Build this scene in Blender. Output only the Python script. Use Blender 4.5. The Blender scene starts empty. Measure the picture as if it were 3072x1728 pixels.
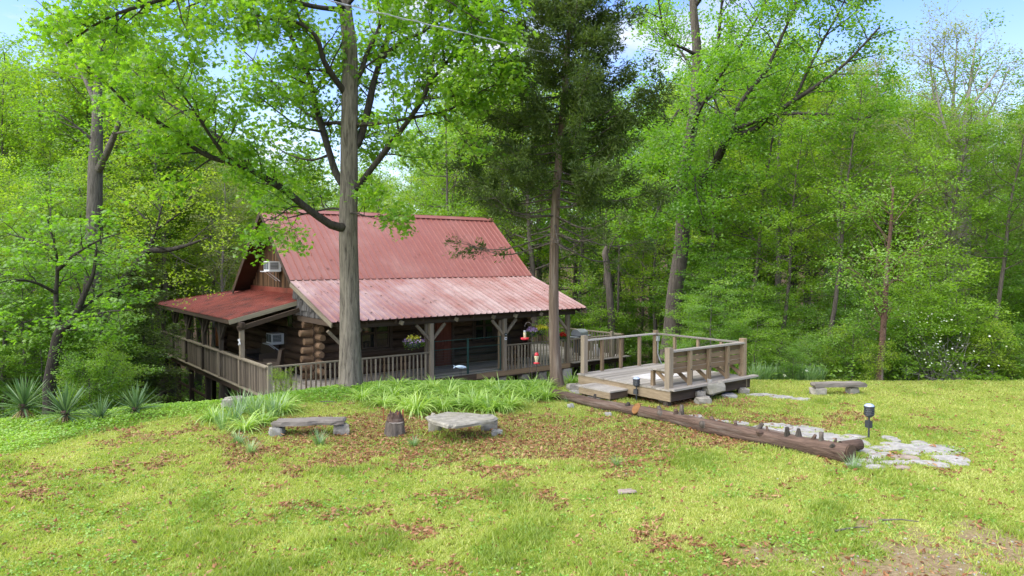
import bpy, math, random
import numpy as np
from mathutils import Vector, Matrix, Euler
R = math.radians
rng = np.random.default_rng(7)
random.seed(7)
scn = bpy.context.scene
COL = scn.collection

# ------------------------------------------------------------------ camera
F, CX, CY, CAMZ = 2128.0, 1536.0, 864.0, 3.6
PITCH = math.atan(84 / F)
cam = bpy.data.cameras.new('camera')
cam.sensor_width = 36; cam.lens = F / 3072 * 36; cam.clip_end = 2000; cam.clip_start = .1
camo = bpy.data.objects.new('camera', cam); COL.objects.link(camo)
camo.location = (0, 0, CAMZ); camo.rotation_euler = (R(90) - PITCH, 0, 0)
scn.camera = camo

# ------------------------------------------------------------------ sky, sun, exposure
SUN_EL, SUN_AZ = R(56), R(246)          # compass bearing of the sun, clockwise from +Y: behind and left of the camera
w = bpy.data.worlds.new('World'); scn.world = w; w.use_nodes = True
nt = w.node_tree; nt.nodes.clear()
def wn(t, **k):
    n = nt.nodes.new(t)
    for a, b in k.items(): setattr(n, a, b)
    return n
sky = wn('ShaderNodeTexSky', sky_type='NISHITA', sun_disc=False, sun_elevation=SUN_EL, sun_rotation=SUN_AZ, altitude=200, air_density=1.0, dust_density=.35, ozone_density=1.2)
tc = wn('ShaderNodeTexCoord')
mp = wn('ShaderNodeMapping'); mp.inputs['Scale'].default_value = (1, 1, 2.6)
nz = wn('ShaderNodeTexNoise'); nz.inputs['Scale'].default_value = 2.3; nz.inputs['Detail'].default_value = 9; nz.inputs['Roughness'].default_value = .6
rp = wn('ShaderNodeValToRGB'); rp.color_ramp.elements[0].position = .52; rp.color_ramp.elements[1].position = .66
sx = wn('ShaderNodeSeparateXYZ')
mr = wn('ShaderNodeMapRange'); mr.inputs['From Min'].default_value = 0.0; mr.inputs['From Max'].default_value = .34; mr.inputs['To Min'].default_value = .62; mr.inputs['To Max'].default_value = 0.0
mx = wn('ShaderNodeMath', operation='MAXIMUM')
mixc = wn('ShaderNodeMix', data_type='RGBA'); mixc.inputs[7].default_value = (2.45, 2.47, 2.55, 1)
hs = wn('ShaderNodeHueSaturation'); hs.inputs['Saturation'].default_value = 1.28; hs.inputs['Hue'].default_value = .52; hs.inputs['Value'].default_value = .85
bg = wn('ShaderNodeBackground'); bg.inputs['Strength'].default_value = .066
out = wn('ShaderNodeOutputWorld')
L = nt.links.new
L(tc.outputs['Generated'], mp.inputs[0]); L(mp.outputs[0], nz.inputs['Vector']); L(nz.outputs['Fac'], rp.inputs[0])
L(tc.outputs['Generated'], sx.inputs[0]); L(sx.outputs['Z'], mr.inputs['Value'])
L(rp.outputs[0], mx.inputs[0]); L(mr.outputs[0], mx.inputs[1])
L(sky.outputs[0], hs.inputs['Color']); L(hs.outputs[0], mixc.inputs[6]); L(mx.outputs[0], mixc.inputs[0])
L(mixc.outputs[2], bg.inputs[0]); L(bg.outputs[0], out.inputs[0])

sun = bpy.data.lights.new('sun', 'SUN'); sun.energy = 1.5; sun.angle = R(110); sun.color = (1, .94, .82)
suno = bpy.data.objects.new('sun', sun); COL.objects.link(suno)
sd = Vector((math.sin(SUN_AZ) * math.cos(SUN_EL), math.cos(SUN_AZ) * math.cos(SUN_EL), math.sin(SUN_EL)))
suno.rotation_euler = sd.to_track_quat('Z', 'Y').to_euler()
vs = scn.view_settings
vs.view_transform = 'Standard'; vs.look = 'None'; vs.gamma = 1; vs.use_curve_mapping = False; vs.exposure = 2.8
try:
    scn.cycles.max_bounces = 8; scn.cycles.diffuse_bounces = 4; scn.cycles.transmission_bounces = 6; scn.cycles.transparent_max_bounces = 8
except Exception: pass

# ------------------------------------------------------------------ helpers: geometry
def ray(px, py):
    x = (px - CX) / F; y = -(py - CY) / F; c, s = math.cos(PITCH), math.sin(PITCH)
    return np.array([x, c + y * s, -s + y * c])
def atY(px, py, Y):                      # the point at depth Y seen along that direction
    d = ray(px, py); return np.array([0, 0, CAMZ]) + d * (Y / d[1])
def atz(px, py, z=0.0):                  # the point at height z
    d = ray(px, py); return np.array([0, 0, CAMZ]) + d * ((z - CAMZ) / d[2])
def hash2(ix, iy, seed):
    h = (ix.astype(np.int64) * 374761393 + iy.astype(np.int64) * 668265263 + seed * 1442695041) & 0x7fffffff
    h = ((h ^ (h >> 13)) * 1274126177) & 0x7fffffff
    h = (h ^ (h >> 16)) & 0xffff
    return h / 65535.0
def vnoise(x, y, seed=0):
    x = np.asarray(x, float); y = np.asarray(y, float)
    ix = np.floor(x); iy = np.floor(y); fx = x - ix; fy = y - iy
    fx = fx * fx * (3 - 2 * fx); fy = fy * fy * (3 - 2 * fy)
    a = hash2(ix, iy, seed); b = hash2(ix + 1, iy, seed); c = hash2(ix, iy + 1, seed); d = hash2(ix + 1, iy + 1, seed)
    return (a * (1 - fx) + b * fx) * (1 - fy) + (c * (1 - fx) + d * fx) * fy
def fbm(x, y, sc, seed=0, oc=4):
    v = 0; amp = 1; tot = 0
    for k in range(oc):
        v = v + amp * vnoise(np.asarray(x) * sc + 17.3 * k, np.asarray(y) * sc - 9.1 * k, seed + k); tot += amp; amp *= .55; sc *= 2.07
    return v / tot
def smooth(a, b, x): t = np.clip((np.asarray(x) - a) / (b - a), 0, 1); return t * t * (3 - 2 * t)

EX = [-60, -16, -11, -7.3, -6.1, -4.6, -2.3, 1.2, 4, 7, 11, 15, 60]
EY = [6, 13.5, 15.6, 17.4, 18.6, 20.1, 20.2, 20.4, 21.0, 21.0, 20.8, 20.8, 23]
def ground_z(X, Y):
    X = np.asarray(X, float); Y = np.asarray(Y, float)
    d = np.maximum(0, (Y - np.interp(X, EX, EY)) * .85)
    z = -.45 * d * d / (d + 1.5)
    z = np.where(z < -1.3, -1.3 + (z + 1.3) * .4, z)
    z = np.where(z < -4, -4 - 3.5 * (1 - np.exp((z + 4) / 3.5)), z)
    rr_ = np.hypot(X, Y); z = z + .15 * np.clip(rr_ - 75, 0, 150) * (Y > 0)
    return z + (fbm(X, Y, .35, 3, 3) - .5) * .10 + (fbm(X, Y, 1.7, 9, 2) - .5) * .04
def gz(X, Y): return float(ground_z(X, Y))
def onground(px, py):                    # where that direction meets the terrain
    z = 0.0
    for _ in range(8):
        p = atz(px, py, z); z = gz(p[0], p[1])
    return np.array([p[0], p[1], z])

def mesh_np(name, V, Fc, mats=(), rnd=None, smooth_=False, mi=None):
    """mesh from arrays; Fc is (n,3) or (n,4)"""
    V = np.asarray(V, np.float32); Fc = np.asarray(Fc, np.int32)
    me = bpy.data.meshes.new(name)
    n, k = Fc.shape
    me.vertices.add(len(V)); me.vertices.foreach_set('co', V.ravel())
    me.loops.add(n * k); me.loops.foreach_set('vertex_index', Fc.ravel())
    me.polygons.add(n); me.polygons.foreach_set('loop_start', np.arange(0, n * k, k, dtype=np.int32))
    me.polygons.foreach_set('loop_total', np.full(n, k, np.int32))
    me.polygons.foreach_set('use_smooth', np.full(n, bool(smooth_)))
    if mi is not None: me.polygons.foreach_set('material_index', np.asarray(mi, np.int32))
    for m in mats: me.materials.append(m)
    if rnd is not None:
        a = me.attributes.new('rnd', 'FLOAT', 'FACE'); a.data.foreach_set('value', np.asarray(rnd, np.float32))
    me.update(calc_edges=True)
    return me

def link(name, me, parent=None, loc=None, rot=None, scale=None):
    o = bpy.data.objects.new(name, me); COL.objects.link(o)
    if parent is not None: o.parent = parent
    if loc is not None: o.location = loc
    if rot is not None: o.rotation_euler = rot
    if scale is not None: o.scale = scale
    return o
def tag(o, label=None, cat=None, group=None, kind=None):
    if label: o['label'] = label
    if cat: o['category'] = cat
    if group: o['group'] = group
    if kind: o['kind'] = kind
    return o
def thing(name, label, cat, loc=(0, 0, 0), rz=0, group=None):
    o = bpy.data.objects.new(name, None); COL.objects.link(o); o.empty_display_size = .2
    o.location = loc; o.rotation_euler = (0, 0, rz)
    return tag(o, label, cat, group)
def dup(o, loc=None, rz=None, scale=None, label=None, parent=None):
    c = o.copy(); COL.objects.link(c)
    if parent is not None: c.parent = parent
    if loc is not None: c.location = loc
    if rz is not None: c.rotation_euler = (c.rotation_euler[0], c.rotation_euler[1], rz)
    if scale is not None: c.scale = scale
    if label: c['label'] = label
    for ch in list(o.children): dup(ch, parent=c)
    return c

# ------------------------------------------------------------------ helpers: materials
class NT:
    def __init__(s, name):
        s.m = bpy.data.materials.new(name); s.m.use_nodes = True; s.t = s.m.node_tree; s.t.nodes.clear()
        s.o = s.t.nodes.new('ShaderNodeOutputMaterial')
    def n(s, ty, ins=None, **k):
        x = s.t.nodes.new(ty)
        for a, b in k.items(): setattr(x, a, b)
        for a, b in (ins or {}).items():
            if hasattr(b, 'is_linked') or isinstance(b, bpy.types.NodeSocket): s.t.links.new(b, x.inputs[a])
            else: x.inputs[a].default_value = b
        return x
    def ramp(s, fac, stops):
        r = s.n('ShaderNodeValToRGB', {0: fac}); e = r.color_ramp.elements
        while len(e) < len(stops): e.new(.5)
        for q, (p, c) in zip(e, stops): q.position = p; q.color = (*c, 1) if len(c) == 3 else c
        return r.outputs[0]
    def mix(s, f, a, b, mode='MIX'):
        x = s.n('ShaderNodeMix', data_type='RGBA', blend_type=mode)
        for i, v in ((0, f), (6, a), (7, b)):
            if isinstance(v, bpy.types.NodeSocket): s.t.links.new(v, x.inputs[i])
            else: x.inputs[i].default_value = (*v, 1) if isinstance(v, tuple) and len(v) == 3 else v
        return x.outputs[2]
    def math(s, op, a, b=0.0, c=0.0):
        x = s.n('ShaderNodeMath', operation=op)
        for i, v in enumerate((a, b, c)):
            if isinstance(v, bpy.types.NodeSocket): s.t.links.new(v, x.inputs[i])
            else: x.inputs[i].default_value = v
        return x.outputs[0]
    def coords(s, scale=(1, 1, 1), obj_off=True, kind='Object'):
        tc = s.n('ShaderNodeTexCoord').outputs[kind]
        if obj_off:
            oi = s.n('ShaderNodeObjectInfo').outputs['Random']
            off = s.math('MULTIPLY', oi, 37.0)
            cv = s.n('ShaderNodeCombineXYZ', {0: off, 1: off, 2: off}).outputs[0]
            tc = s.n('ShaderNodeVectorMath', {0: tc, 1: cv}, operation='ADD').outputs[0]
        return s.n('ShaderNodeMapping', {'Vector': tc, 'Scale': scale}).outputs[0]
    def noise(s, v, scale, detail=4, rough=.6, dist=0.0):
        return s.n('ShaderNodeTexNoise', {'Vector': v, 'Scale': scale, 'Detail': detail, 'Roughness': rough, 'Distortion': dist}).outputs['Fac']
    def bsdf(s, col, rough=.8, spec=.3, bump=None, bstr=.4, bdist=.02, metallic=0.0):
        p = s.n('ShaderNodeBsdfPrincipled', {'Base Color': col if isinstance(col, bpy.types.NodeSocket) else (*col, 1), 'Roughness': rough, 'Specular IOR Level': spec, 'Metallic': metallic})
        if bump is not None:
            b = s.n('ShaderNodeBump', {'Height': bump, 'Strength': bstr, 'Distance': bdist}); s.t.links.new(b.outputs[0], p.inputs['Normal'])
        s.t.links.new(p.outputs[0], s.o.inputs[0]); return s.m

def plain(name, col, rough=.6, spec=.4, metallic=0.0, var=.25, sc=6.0):
    t = NT(name); v = t.coords(); f = t.noise(v, sc, 4)
    c = t.ramp(f, [(.3, tuple(x * (1 - var) for x in col)), (.7, tuple(min(1, x * (1 + var)) for x in col))])
    return t.bsdf(c, rough, spec, f, .15, .01, metallic)
def wood(name, dark, light, rnd=.5, axis=0, grain=26.0, rough=.85, moss=0.0):
    """weathered board: long grain along the local axis, tone changes from board to board"""
    t = NT(name)
    sc = [grain] * 3; sc[axis] = 1.6
    v = t.coords(tuple(sc)); f = t.noise(v, 1.0, 5, .65, .3)
    g = t.noise(t.coords((2, 2, 2)), 1.3, 3)
    oi = t.n('ShaderNodeObjectInfo').outputs['Random']
    k = t.math('ADD', t.math('MULTIPLY', f, .55), t.math('MULTIPLY', oi, rnd * .5))
    k = t.math('ADD', k, t.math('MULTIPLY', t.math('SUBTRACT', g, .5), .5))
    c = t.ramp(k, [(.18, dark), (.45, tuple((a + b) / 2 for a, b in zip(dark, light))), (.78, light)])
    if moss:
        mm = t.math('MULTIPLY', t.ramp(t.noise(t.coords((3, 3, 3)), 1.2, 3), [(.52, (0, 0, 0)), (.66, (1, 1, 1))]), moss)
        c = t.mix(mm, c, (.10, .13, .045))
    return t.bsdf(c, rough, .2, f, .35, .01)
def bark(name, dark, light, ridge=14.0, patch=None, tall=.16, bstr=1.0, ax=2):
    t = NT(name)
    sc = [ridge] * 3; sc[ax] *= tall
    v = t.coords(tuple(sc), obj_off=False)
    f = t.noise(v, 1.0, 6, .7, .6)
    g = t.noise(t.coords((1, 1, 1), False), 1.7, 4)
    c = t.ramp(f, [(.32, dark), (.52, tuple((a * .4 + b * .6) for a, b in zip(dark, light))), (.72, light)])
    c = t.mix(t.math('MULTIPLY', g, .45), c, tuple(.5 * (a + b) for a, b in zip(dark, light)))
    if patch: c = t.mix(t.ramp(t.noise(t.coords(tuple(.5 if i == ax else 5 for i in range(3)), False), 1.4, 4), [(.52, (0, 0, 0)), (.72, (.7, .7, .7))]), c, patch)
    return t.bsdf(c, .95, .1, f, bstr, .05)
def leafmat(name, c1, c2, c3, trans=.45, gloss=.12, objvar=.35):
    """thin leaf: diffuse front, light let through, tone from leaf to leaf and plant to plant"""
    t = NT(name)
    a = t.n('ShaderNodeAttribute', attribute_name='rnd').outputs['Fac']
    oi = t.n('ShaderNodeObjectInfo').outputs['Random']
    k = t.math('ADD', t.math('MULTIPLY', a, 1 - objvar), t.math('MULTIPLY', oi, objvar))
    c = t.ramp(k, [(.08, c1), (.5, c2), (.92, c3)])
    d = t.n('ShaderNodeBsdfDiffuse', {0: c}).outputs[0]
    ct = t.mix(.5, c, (1.1, 1.2, .25), 'MULTIPLY'); ct = t.mix(1.0, ct, (1.5, 1.5, 1.3), 'MULTIPLY')
    tr = t.n('ShaderNodeBsdfTranslucent', {0: ct}).outputs[0]
    m1 = t.n('ShaderNodeMixShader', {0: trans, 1: d, 2: tr}).outputs[0]
    gl = t.n('ShaderNodeBsdfGlossy', {0: (1, 1, 1, 1), 'Roughness': .42}).outputs[0]
    m2 = t.n('ShaderNodeMixShader', {0: gloss * .4, 1: m1, 2: gl}).outputs[0]
    t.t.links.new(m2, t.o.inputs[0]); return t.m

M = {}
M['rail'] = wood('rail_wood', (.10, .078, .054), (.38, .33, .24), .7, 2, 20, moss=.25)
M['railx'] = wood('rail_wood_long', (.10, .078, .054), (.38, .33, .24), .6, 0, 20, moss=.25)
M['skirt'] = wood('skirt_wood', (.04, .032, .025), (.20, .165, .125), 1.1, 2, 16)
M['darkwood'] = wood('dark_beam_wood', (.035, .025, .018), (.12, .085, .06), .5, 0, 14)
M['darkpost'] = wood('dark_post_wood', (.03, .025, .02), (.10, .08, .06), .5, 2, 14)
M['deck'] = wood('deck_board_wood', (.14, .123, .10), (.46, .425, .37), .6, 0, 22)
M['decktan'] = wood('deck_fascia_wood', (.14, .10, .06), (.40, .32, .21), .5, 0, 16)
M['deckbrown'] = wood('bench_back_wood', (.09, .058, .034), (.30, .215, .13), .7, 0, 22)
M['postgrey'] = wood('grey_post_wood', (.12, .095, .065), (.36, .30, .22), .6, 2, 18)
M['postbrown'] = wood('brown_post_wood', (.11, .075, .042), (.33, .255, .165), .6, 2, 18)
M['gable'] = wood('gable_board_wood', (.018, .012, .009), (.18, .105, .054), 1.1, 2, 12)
M['soffit'] = wood('soffit_wood', (.03, .016, .011), (.09, .05, .035), .5, 0, 14)
M['shake'] = wood('shake_wood', (.03, .028, .026), (.12, .112, .105), .9, 2, 14)
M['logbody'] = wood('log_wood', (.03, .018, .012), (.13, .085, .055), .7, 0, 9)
M['logend'] = wood('log_end_wood', (.07, .04, .022), (.32, .21, .125), .6, 0, 9)
M['cabinet'] = wood('cabinet_wood', (.22, .075, .03), (.40, .15, .07), .3, 2, 8)
M['scar'] = wood('raw_orange_wood', (.13, .06, .02), (.34, .18, .07), .2, 0, 8)
M['door'] = wood('door_wood', (.10, .03, .018), (.22, .075, .045), .4, 2, 10)
M['concrete'] = plain('pale_concrete', (.36, .36, .33), .95, .1, sc=9)
M['white'] = plain('white_enamel', (.72, .73, .74), .5, .4, var=.06)
M['grille'] = plain('dark_grille', (.10, .11, .12), .6, .3)
M['black'] = plain('black_metal', (.018, .02, .024), .5, .4)
M['blackplastic'] = plain('black_plastic', (.03, .034, .04), .45, .5)
M['steel'] = plain('grey_steel', (.42, .44, .46), .35, .5, .4, .12)
M['green_metal'] = plain('green_gate_metal', (.02, .06, .05), .5, .4)
M['red_plastic'] = plain('red_plastic', (.62, .02, .035), .35, .5, var=.1)
M['cream'] = plain('cream_nectar', (.62, .55, .34), .3, .5, var=.08)
M['wicker'] = plain('dark_wicker', (.12, .09, .065), .8, .2, sc=40)
M['cushion'] = plain('charcoal_cushion', (.03, .03, .035), .9, .1)
M['hook'] = plain('rusty_hook_metal', (.10, .085, .075), .7, .3)
M['cable'] = plain('cable_sheath', (.36, .37, .38), .5, .4, var=.1)
M['terracotta'] = plain('dark_pot', (.04, .045, .06), .6, .3)
M['blue_ceramic'] = plain('pale_blue_metal', (.42, .55, .66), .35, .5, var=.3)
M['mat'] = plain('pale_sheet', (.52, .50, .47), .7, .3, var=.15)
M['glowpanel'] = plain('solar_cap', (.30, .36, .48), .25, .6)
def glass():
    t = NT('window_glass'); return t.bsdf((.012, .014, .016), .06, .8)
M['glass'] = glass()
def curtain():
    t = NT('window_shade_cloth'); return t.bsdf((.55, .56, .50), .9, .1)
M['shade'] = curtain()
def stone(name, a, b, lichen=.35):
    t = NT(name); v = t.coords((1, 1, 1)); f = t.noise(v, 7, 7, .7); g = t.noise(v, 2.1, 4)
    c = t.ramp(f, [(.3, a), (.68, b)]); c = t.mix(t.math('MULTIPLY', t.ramp(g, [(.5, (0, 0, 0)), (.7, (1, 1, 1))]), lichen), c, (.20, .19, .12))
    return t.bsdf(c, .95, .15, f, .6, .02)
M['stone'] = stone('grey_fieldstone', (.15, .14, .115), (.34, .315, .265))
M['flag'] = stone('pale_flagstone', (.17, .165, .15), (.36, .35, .325), .35)
M['flagred'] = stone('brown_flagstone', (.17, .13, .10), (.31, .26, .22), .2)
M['benchstone'] = stone('lichened_slab', (.15, .14, .115), (.30, .285, .24), .5)
M['benchwood'] = wood('petrified_plank', (.075, .064, .054), (.25, .225, .195), .5, 0, 12)
def roofmat():
    t = NT('red_metal_roof'); g_ = t.n('ShaderNodeNewGeometry').outputs['Position']
    oi = t.n('ShaderNodeObjectInfo').outputs['Random']
    f = t.noise(g_, .55, 6, .62); f2 = t.noise(g_, 5.0, 5, .7)
    c = t.ramp(f, [(.32, (.205, .056, .040)), (.55, (.225, .076, .058)), (.72, (.26, .115, .095))])
    c = t.mix(t.math('MULTIPLY', oi, .25), c, (.19, .062, .055))
    c = t.mix(t.math('MULTIPLY', t.ramp(f2, [(.56, (0, 0, 0)), (.74, (1, 1, 1))]), .35), c, (.12, .06, .05))
    rr = t.math('ADD', .34, t.math('MULTIPLY', f2, .25))
    return t.bsdf(c, rr, .5, None)
M['roof'] = roofmat()
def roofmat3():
    t = NT('sheen_faded_red_roof'); g_ = t.n('ShaderNodeNewGeometry').outputs['Position']
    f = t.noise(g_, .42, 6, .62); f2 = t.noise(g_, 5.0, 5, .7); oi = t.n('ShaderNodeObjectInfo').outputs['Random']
    c = t.ramp(t.math('ADD', f, t.math('MULTIPLY', t.math('SUBTRACT', oi, .5), .10)), [(.36, (.22, .08, .062)), (.50, (.265, .145, .13)), (.66, (.34, .24, .225))])  # pale blotches paint sky sheen into the colour, along with chalky fading
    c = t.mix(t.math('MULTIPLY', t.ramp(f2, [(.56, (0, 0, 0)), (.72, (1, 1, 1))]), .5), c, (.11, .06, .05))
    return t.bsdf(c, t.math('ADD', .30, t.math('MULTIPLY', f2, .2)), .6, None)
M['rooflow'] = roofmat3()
def roofmat2():
    t = NT('weathered_red_porch_roof'); g_ = t.n('ShaderNodeNewGeometry').outputs['Position']
    f = t.noise(g_, 1.5, 7, .72); f2 = t.noise(g_, 6, 4)
    c = t.ramp(f, [(.34, (.05, .026, .021)), (.45, (.19, .047, .032)), (.60, (.28, .066, .043)), (.75, (.30, .13, .105))])
    c = t.mix(t.math('MULTIPLY', f2, .3), c, (.13, .05, .04))
    return t.bsdf(c, .5, .35, None)
M['porchroof'] = roofmat2()

M['bark_oak'] = bark('oak_bark', (.022, .018, .015), (.285, .25, .20), 15, tall=.12)
M['bark_limb'] = bark('oak_limb_bark', (.045, .04, .033), (.19, .17, .145), 14)
M['bark_cedar'] = bark('cedar_bark', (.045, .032, .024), (.235, .175, .13), 16, (.30, .26, .21), .06, .9)
M['bark_dark'] = bark('dark_bark', (.018, .016, .014), (.085, .075, .062), 12)
M['bark_forest'] = bark('forest_bark', (.04, .034, .028), (.17, .145, .12), 10)
M['bark_grey'] = bark('grey_bark', (.13, .12, .105), (.34, .315, .28), 8)
M['bark_reddish'] = bark('reddish_bark', (.05, .03, .022), (.16, .10, .075), 14, (.32, .27, .23), 1.0, .5)
M['bark_log'] = bark('fallen_cedar_bark', (.026, .018, .014), (.165, .112, .085), 16, (.21, .18, .15), .07, 1.0, 0)
M['leaf_oak'] = leafmat('oak_leaf', (.035, .105, .008), (.125, .265, .016), (.25, .40, .03), .56, .10)
M['leaf_oak2'] = leafmat('bright_oak_leaf', (.07, .17, .012), (.14, .29, .02), (.24, .39, .035), .55, .10)
M['leaf_forest'] = leafmat('forest_leaf', (.055, .135, .010), (.15, .275, .018), (.25, .38, .03), .54, .08, .5)
M['leaf_yellow'] = leafmat('yellow_green_leaf', (.12, .22, .015), (.22, .34, .022), (.33, .42, .04), .55, .08, .4)
M['leaf_under'] = leafmat('understory_leaf', (.06, .15, .016), (.145, .28, .024), (.25, .39, .04), .52, .10, .5)
M['leaf_cedar'] = leafmat('cedar_spray', (.034, .062, .014), (.075, .118, .024), (.14, .19, .046), .4, .04, .2)
M['leaf_pale'] = leafmat('pale_olive_leaf', (.13, .17, .05), (.22, .27, .08), (.32, .36, .13), .45, .06, .4)
M['leaf_bud'] = leafmat('budding_leaf', (.16, .14, .06), (.24, .22, .08), (.30, .27, .12), .4, .05)
M['leaf_lily'] = leafmat('daylily_leaf', (.15, .28, .035), (.27, .42, .065), (.40, .53, .13), .4, .15, .35)
M['leaf_iris'] = leafmat('iris_leaf', (.08, .17, .055), (.17, .29, .10), (.28, .40, .17), .35, .15, .35)
M['leaf_cover'] = leafmat('ground_cover_leaf', (.10, .23, .016), (.20, .36, .03), (.31, .45, .06), .4, .1)
M['leaf_yucca'] = leafmat('yucca_leaf', (.05, .11, .045), (.10, .18, .07), (.18, .265, .11), .2, .06, .7)
M['leaf_deadyucca'] = leafmat('dead_yucca_leaf', (.20, .11, .05), (.34, .24, .11), (.44, .36, .18), .15, .1, .7)
M['grass'] = leafmat('lawn_grass', (.11, .185, .022), (.285, .36, .062), (.48, .485, .165), .4, .05)
M['litter'] = leafmat('dead_leaf', (.085, .032, .014), (.235, .105, .045), (.43, .29, .155), .2, .04)
M['petal_white'] = leafmat('white_petal', (.6, .62, .5), (.75, .76, .68), (.85, .85, .8), .3, .05)
M['petal_yellow'] = leafmat('yellow_petal', (.55, .48, .02), (.7, .66, .05), (.8, .78, .2), .3, .05)
M['petal_purple'] = leafmat('purple_petal', (.20, .08, .30), (.36, .22, .50), (.55, .42, .66), .3, .05)
M['petal_red'] = leafmat('red_petal', (.4, .02, .02), (.6, .04, .03), (.7, .15, .05), .3, .05)

# ------------------------------------------------------------------ leaf templates  (x across, y along, z up), unit length
def tmpl_oak():
    V = [(0, 0, 0), (0, .28, .02), (0, .58, .02), (0, 1, -.05), (-.12, .12, .0), (-.36, .36, -.06), (-.13, .40, 0), (-.38, .70, -.08), (-.12, .74, 0), (-.2, .93, -.05),
         (.12, .12, .0), (.36, .36, -.06), (.13, .40, 0), (.38, .70, -.08), (.12, .74, 0), (.2, .93, -.05)]
    T = [(0, 1, 4), (1, 5, 4), (1, 6, 5), (1, 2, 6), (2, 7, 6), (2, 8, 7), (2, 3, 8), (0, 10, 1), (1, 10, 11), (1, 11, 12), (1, 12, 2), (2, 12, 13), (2, 13, 14), (2, 14, 3)]
    return np.array(V), np.array(T)
def tmpl_leaf(wd=.5, fold=.08):
    V = [(0, 0, 0), (-wd / 2, .45, -fold), (0, .5, 0), (wd / 2, .45, -fold), (0, 1, -fold)]
    return np.array(V), np.array([(0, 2, 1), (1, 2, 4), (0, 3, 2), (2, 3, 4)])
def tmpl_quad(wd=.55, fold=.1):
    V = [(0, 0, 0), (-wd / 2, .5, -fold), (0, 1, -.05), (wd / 2, .5, -fold)]
    return np.array(V), np.array([(0, 2, 1), (0, 3, 2)])
def tmpl_maple():
    V = [(0, 0, 0), (0, .45, 0), (-.5, .25, -.08), (-.18, .38, 0), (-.42, .75, -.1), (-.1, .62, 0), (0, 1, -.08), (.1, .62, 0), (.42, .75, -.1), (.18, .38, 0), (.5, .25, -.08)]
    T = [(0, 3, 2), (0, 1, 3), (1, 4, 3), (1, 5, 4), (1, 6, 5), (1, 7, 6), (1, 8, 7), (1, 9, 8), (0, 9, 1), (0, 10, 9)]
    return np.array(V), np.array(T)

def scatter(tm, P, size, tilt=.6, g=rng, dirv=None, droop=.2, flat=None):
    """leaves at points P: random heading (or along dirv), leaf plane tipped off the horizontal by about tilt"""
    TV, TT = tm; n = len(P)
    size = np.broadcast_to(size, (n,))
    if dirv is None:
        a = g.uniform(0, 2 * np.pi, n); dirv = np.stack([np.cos(a), np.sin(a), g.normal(-droop, .35, n)], 1)
    y = dirv / np.linalg.norm(dirv, axis=1, keepdims=True)
    up = np.stack([g.normal(0, tilt, n), g.normal(0, tilt, n), np.ones(n)], 1)
    x = np.cross(y, up); x /= np.linalg.norm(x, axis=1, keepdims=True) + 1e-9
    z = np.cross(x, y)
    k = len(TV)
    V = (TV[None, :, 0:1] * x[:, None] + TV[None, :, 1:2] * y[:, None] + TV[None, :, 2:3] * z[:, None]) * size[:, None, None] + P[:, None]
    Fc = TT[None] + (np.arange(n) * k)[:, None, None]
    return V.reshape(-1, 3), Fc.reshape(-1, 3)
def leaf_mesh(name, tm, P, size, mat, g=rng, rnd=None, **k):
    V, Fc = scatter(tm, P, size, g=g, **k); t = len(tm[1])
    if rnd is None: rnd = g.uniform(0, 1, len(P))
    return mesh_np(name, V, Fc, [mat], np.repeat(rnd, t))

def tubes(paths, sides=7, cap=True):
    """list of (points, radii[, sides]) -> verts, quads"""
    VV, FF = [], []; off = 0
    for p in paths:
        pts = np.asarray(p[0], float); rad = np.asarray(p[1], float); s = p[2] if len(p) > 2 else sides
        n = len(pts)
        tg = np.gradient(pts, axis=0); tg /= np.linalg.norm(tg, axis=1, keepdims=True) + 1e-9
        ref = np.array([0, 0, 1.]) if abs(tg[0][2]) < .9 else np.array([1., 0, 0])
        X = np.cross(tg, ref); X /= np.linalg.norm(X, axis=1, keepdims=True) + 1e-9
        Y = np.cross(tg, X)
        a = np.arange(s) * 2 * np.pi / s
        ring = pts[:, None] + rad[:, None, None] * (np.cos(a)[None, :, None] * X[:, None] + np.sin(a)[None, :, None] * Y[:, None])
        VV.append(ring.reshape(-1, 3))
        i = np.arange(n - 1)[:, None] * s; j = np.arange(s)[None]; j2 = (j + 1) % s
        FF.append(np.stack([i + j, i + j2, i + s + j2, i + s + j], -1).reshape(-1, 4) + off)
        if cap:
            b = np.stack([np.array([0, (q + 1) % s, (q + 2) % s, (q + 2) % s]) for q in range(0, 0)]) if 0 else None
        off += n * s
    return np.concatenate(VV), np.concatenate(FF)
def tube_obj(name, paths, mat, parent=None, sides=7):
    V, Fc = tubes(paths, sides); return link(name, mesh_np(name, V, Fc, [mat], smooth_=True), parent)
def wiggle(a, b, n, amp, g=rng):
    t = np.linspace(0, 1, n)[:, None]; p = a + (b - a) * t
    w_ = g.normal(0, amp, (n, 3)); w_[0] = 0; w_ = np.cumsum(w_, 0) * .5; return p + w_ * np.minimum(1, t * 3)
def spline(pts, n):
    """smooth resample through control points (rows may carry radius in the last column)"""
    P = np.asarray(pts, float); m = len(P)
    P = np.vstack([2 * P[0] - P[1], P, 2 * P[-1] - P[-2]])
    o = []
    for q in np.linspace(0, m - 1 - 1e-6, n):
        i = int(q); t = q - i; a, b, c, d = P[i], P[i + 1], P[i + 2], P[i + 3]
        o.append(.5 * ((2 * b) + (c - a) * t + (2 * a - 5 * b + 4 * c - d) * t * t + (3 * b - a - 3 * c + d) * t ** 3))
    return np.array(o)
def unit(v): return v / (np.linalg.norm(v) + 1e-9)

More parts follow.
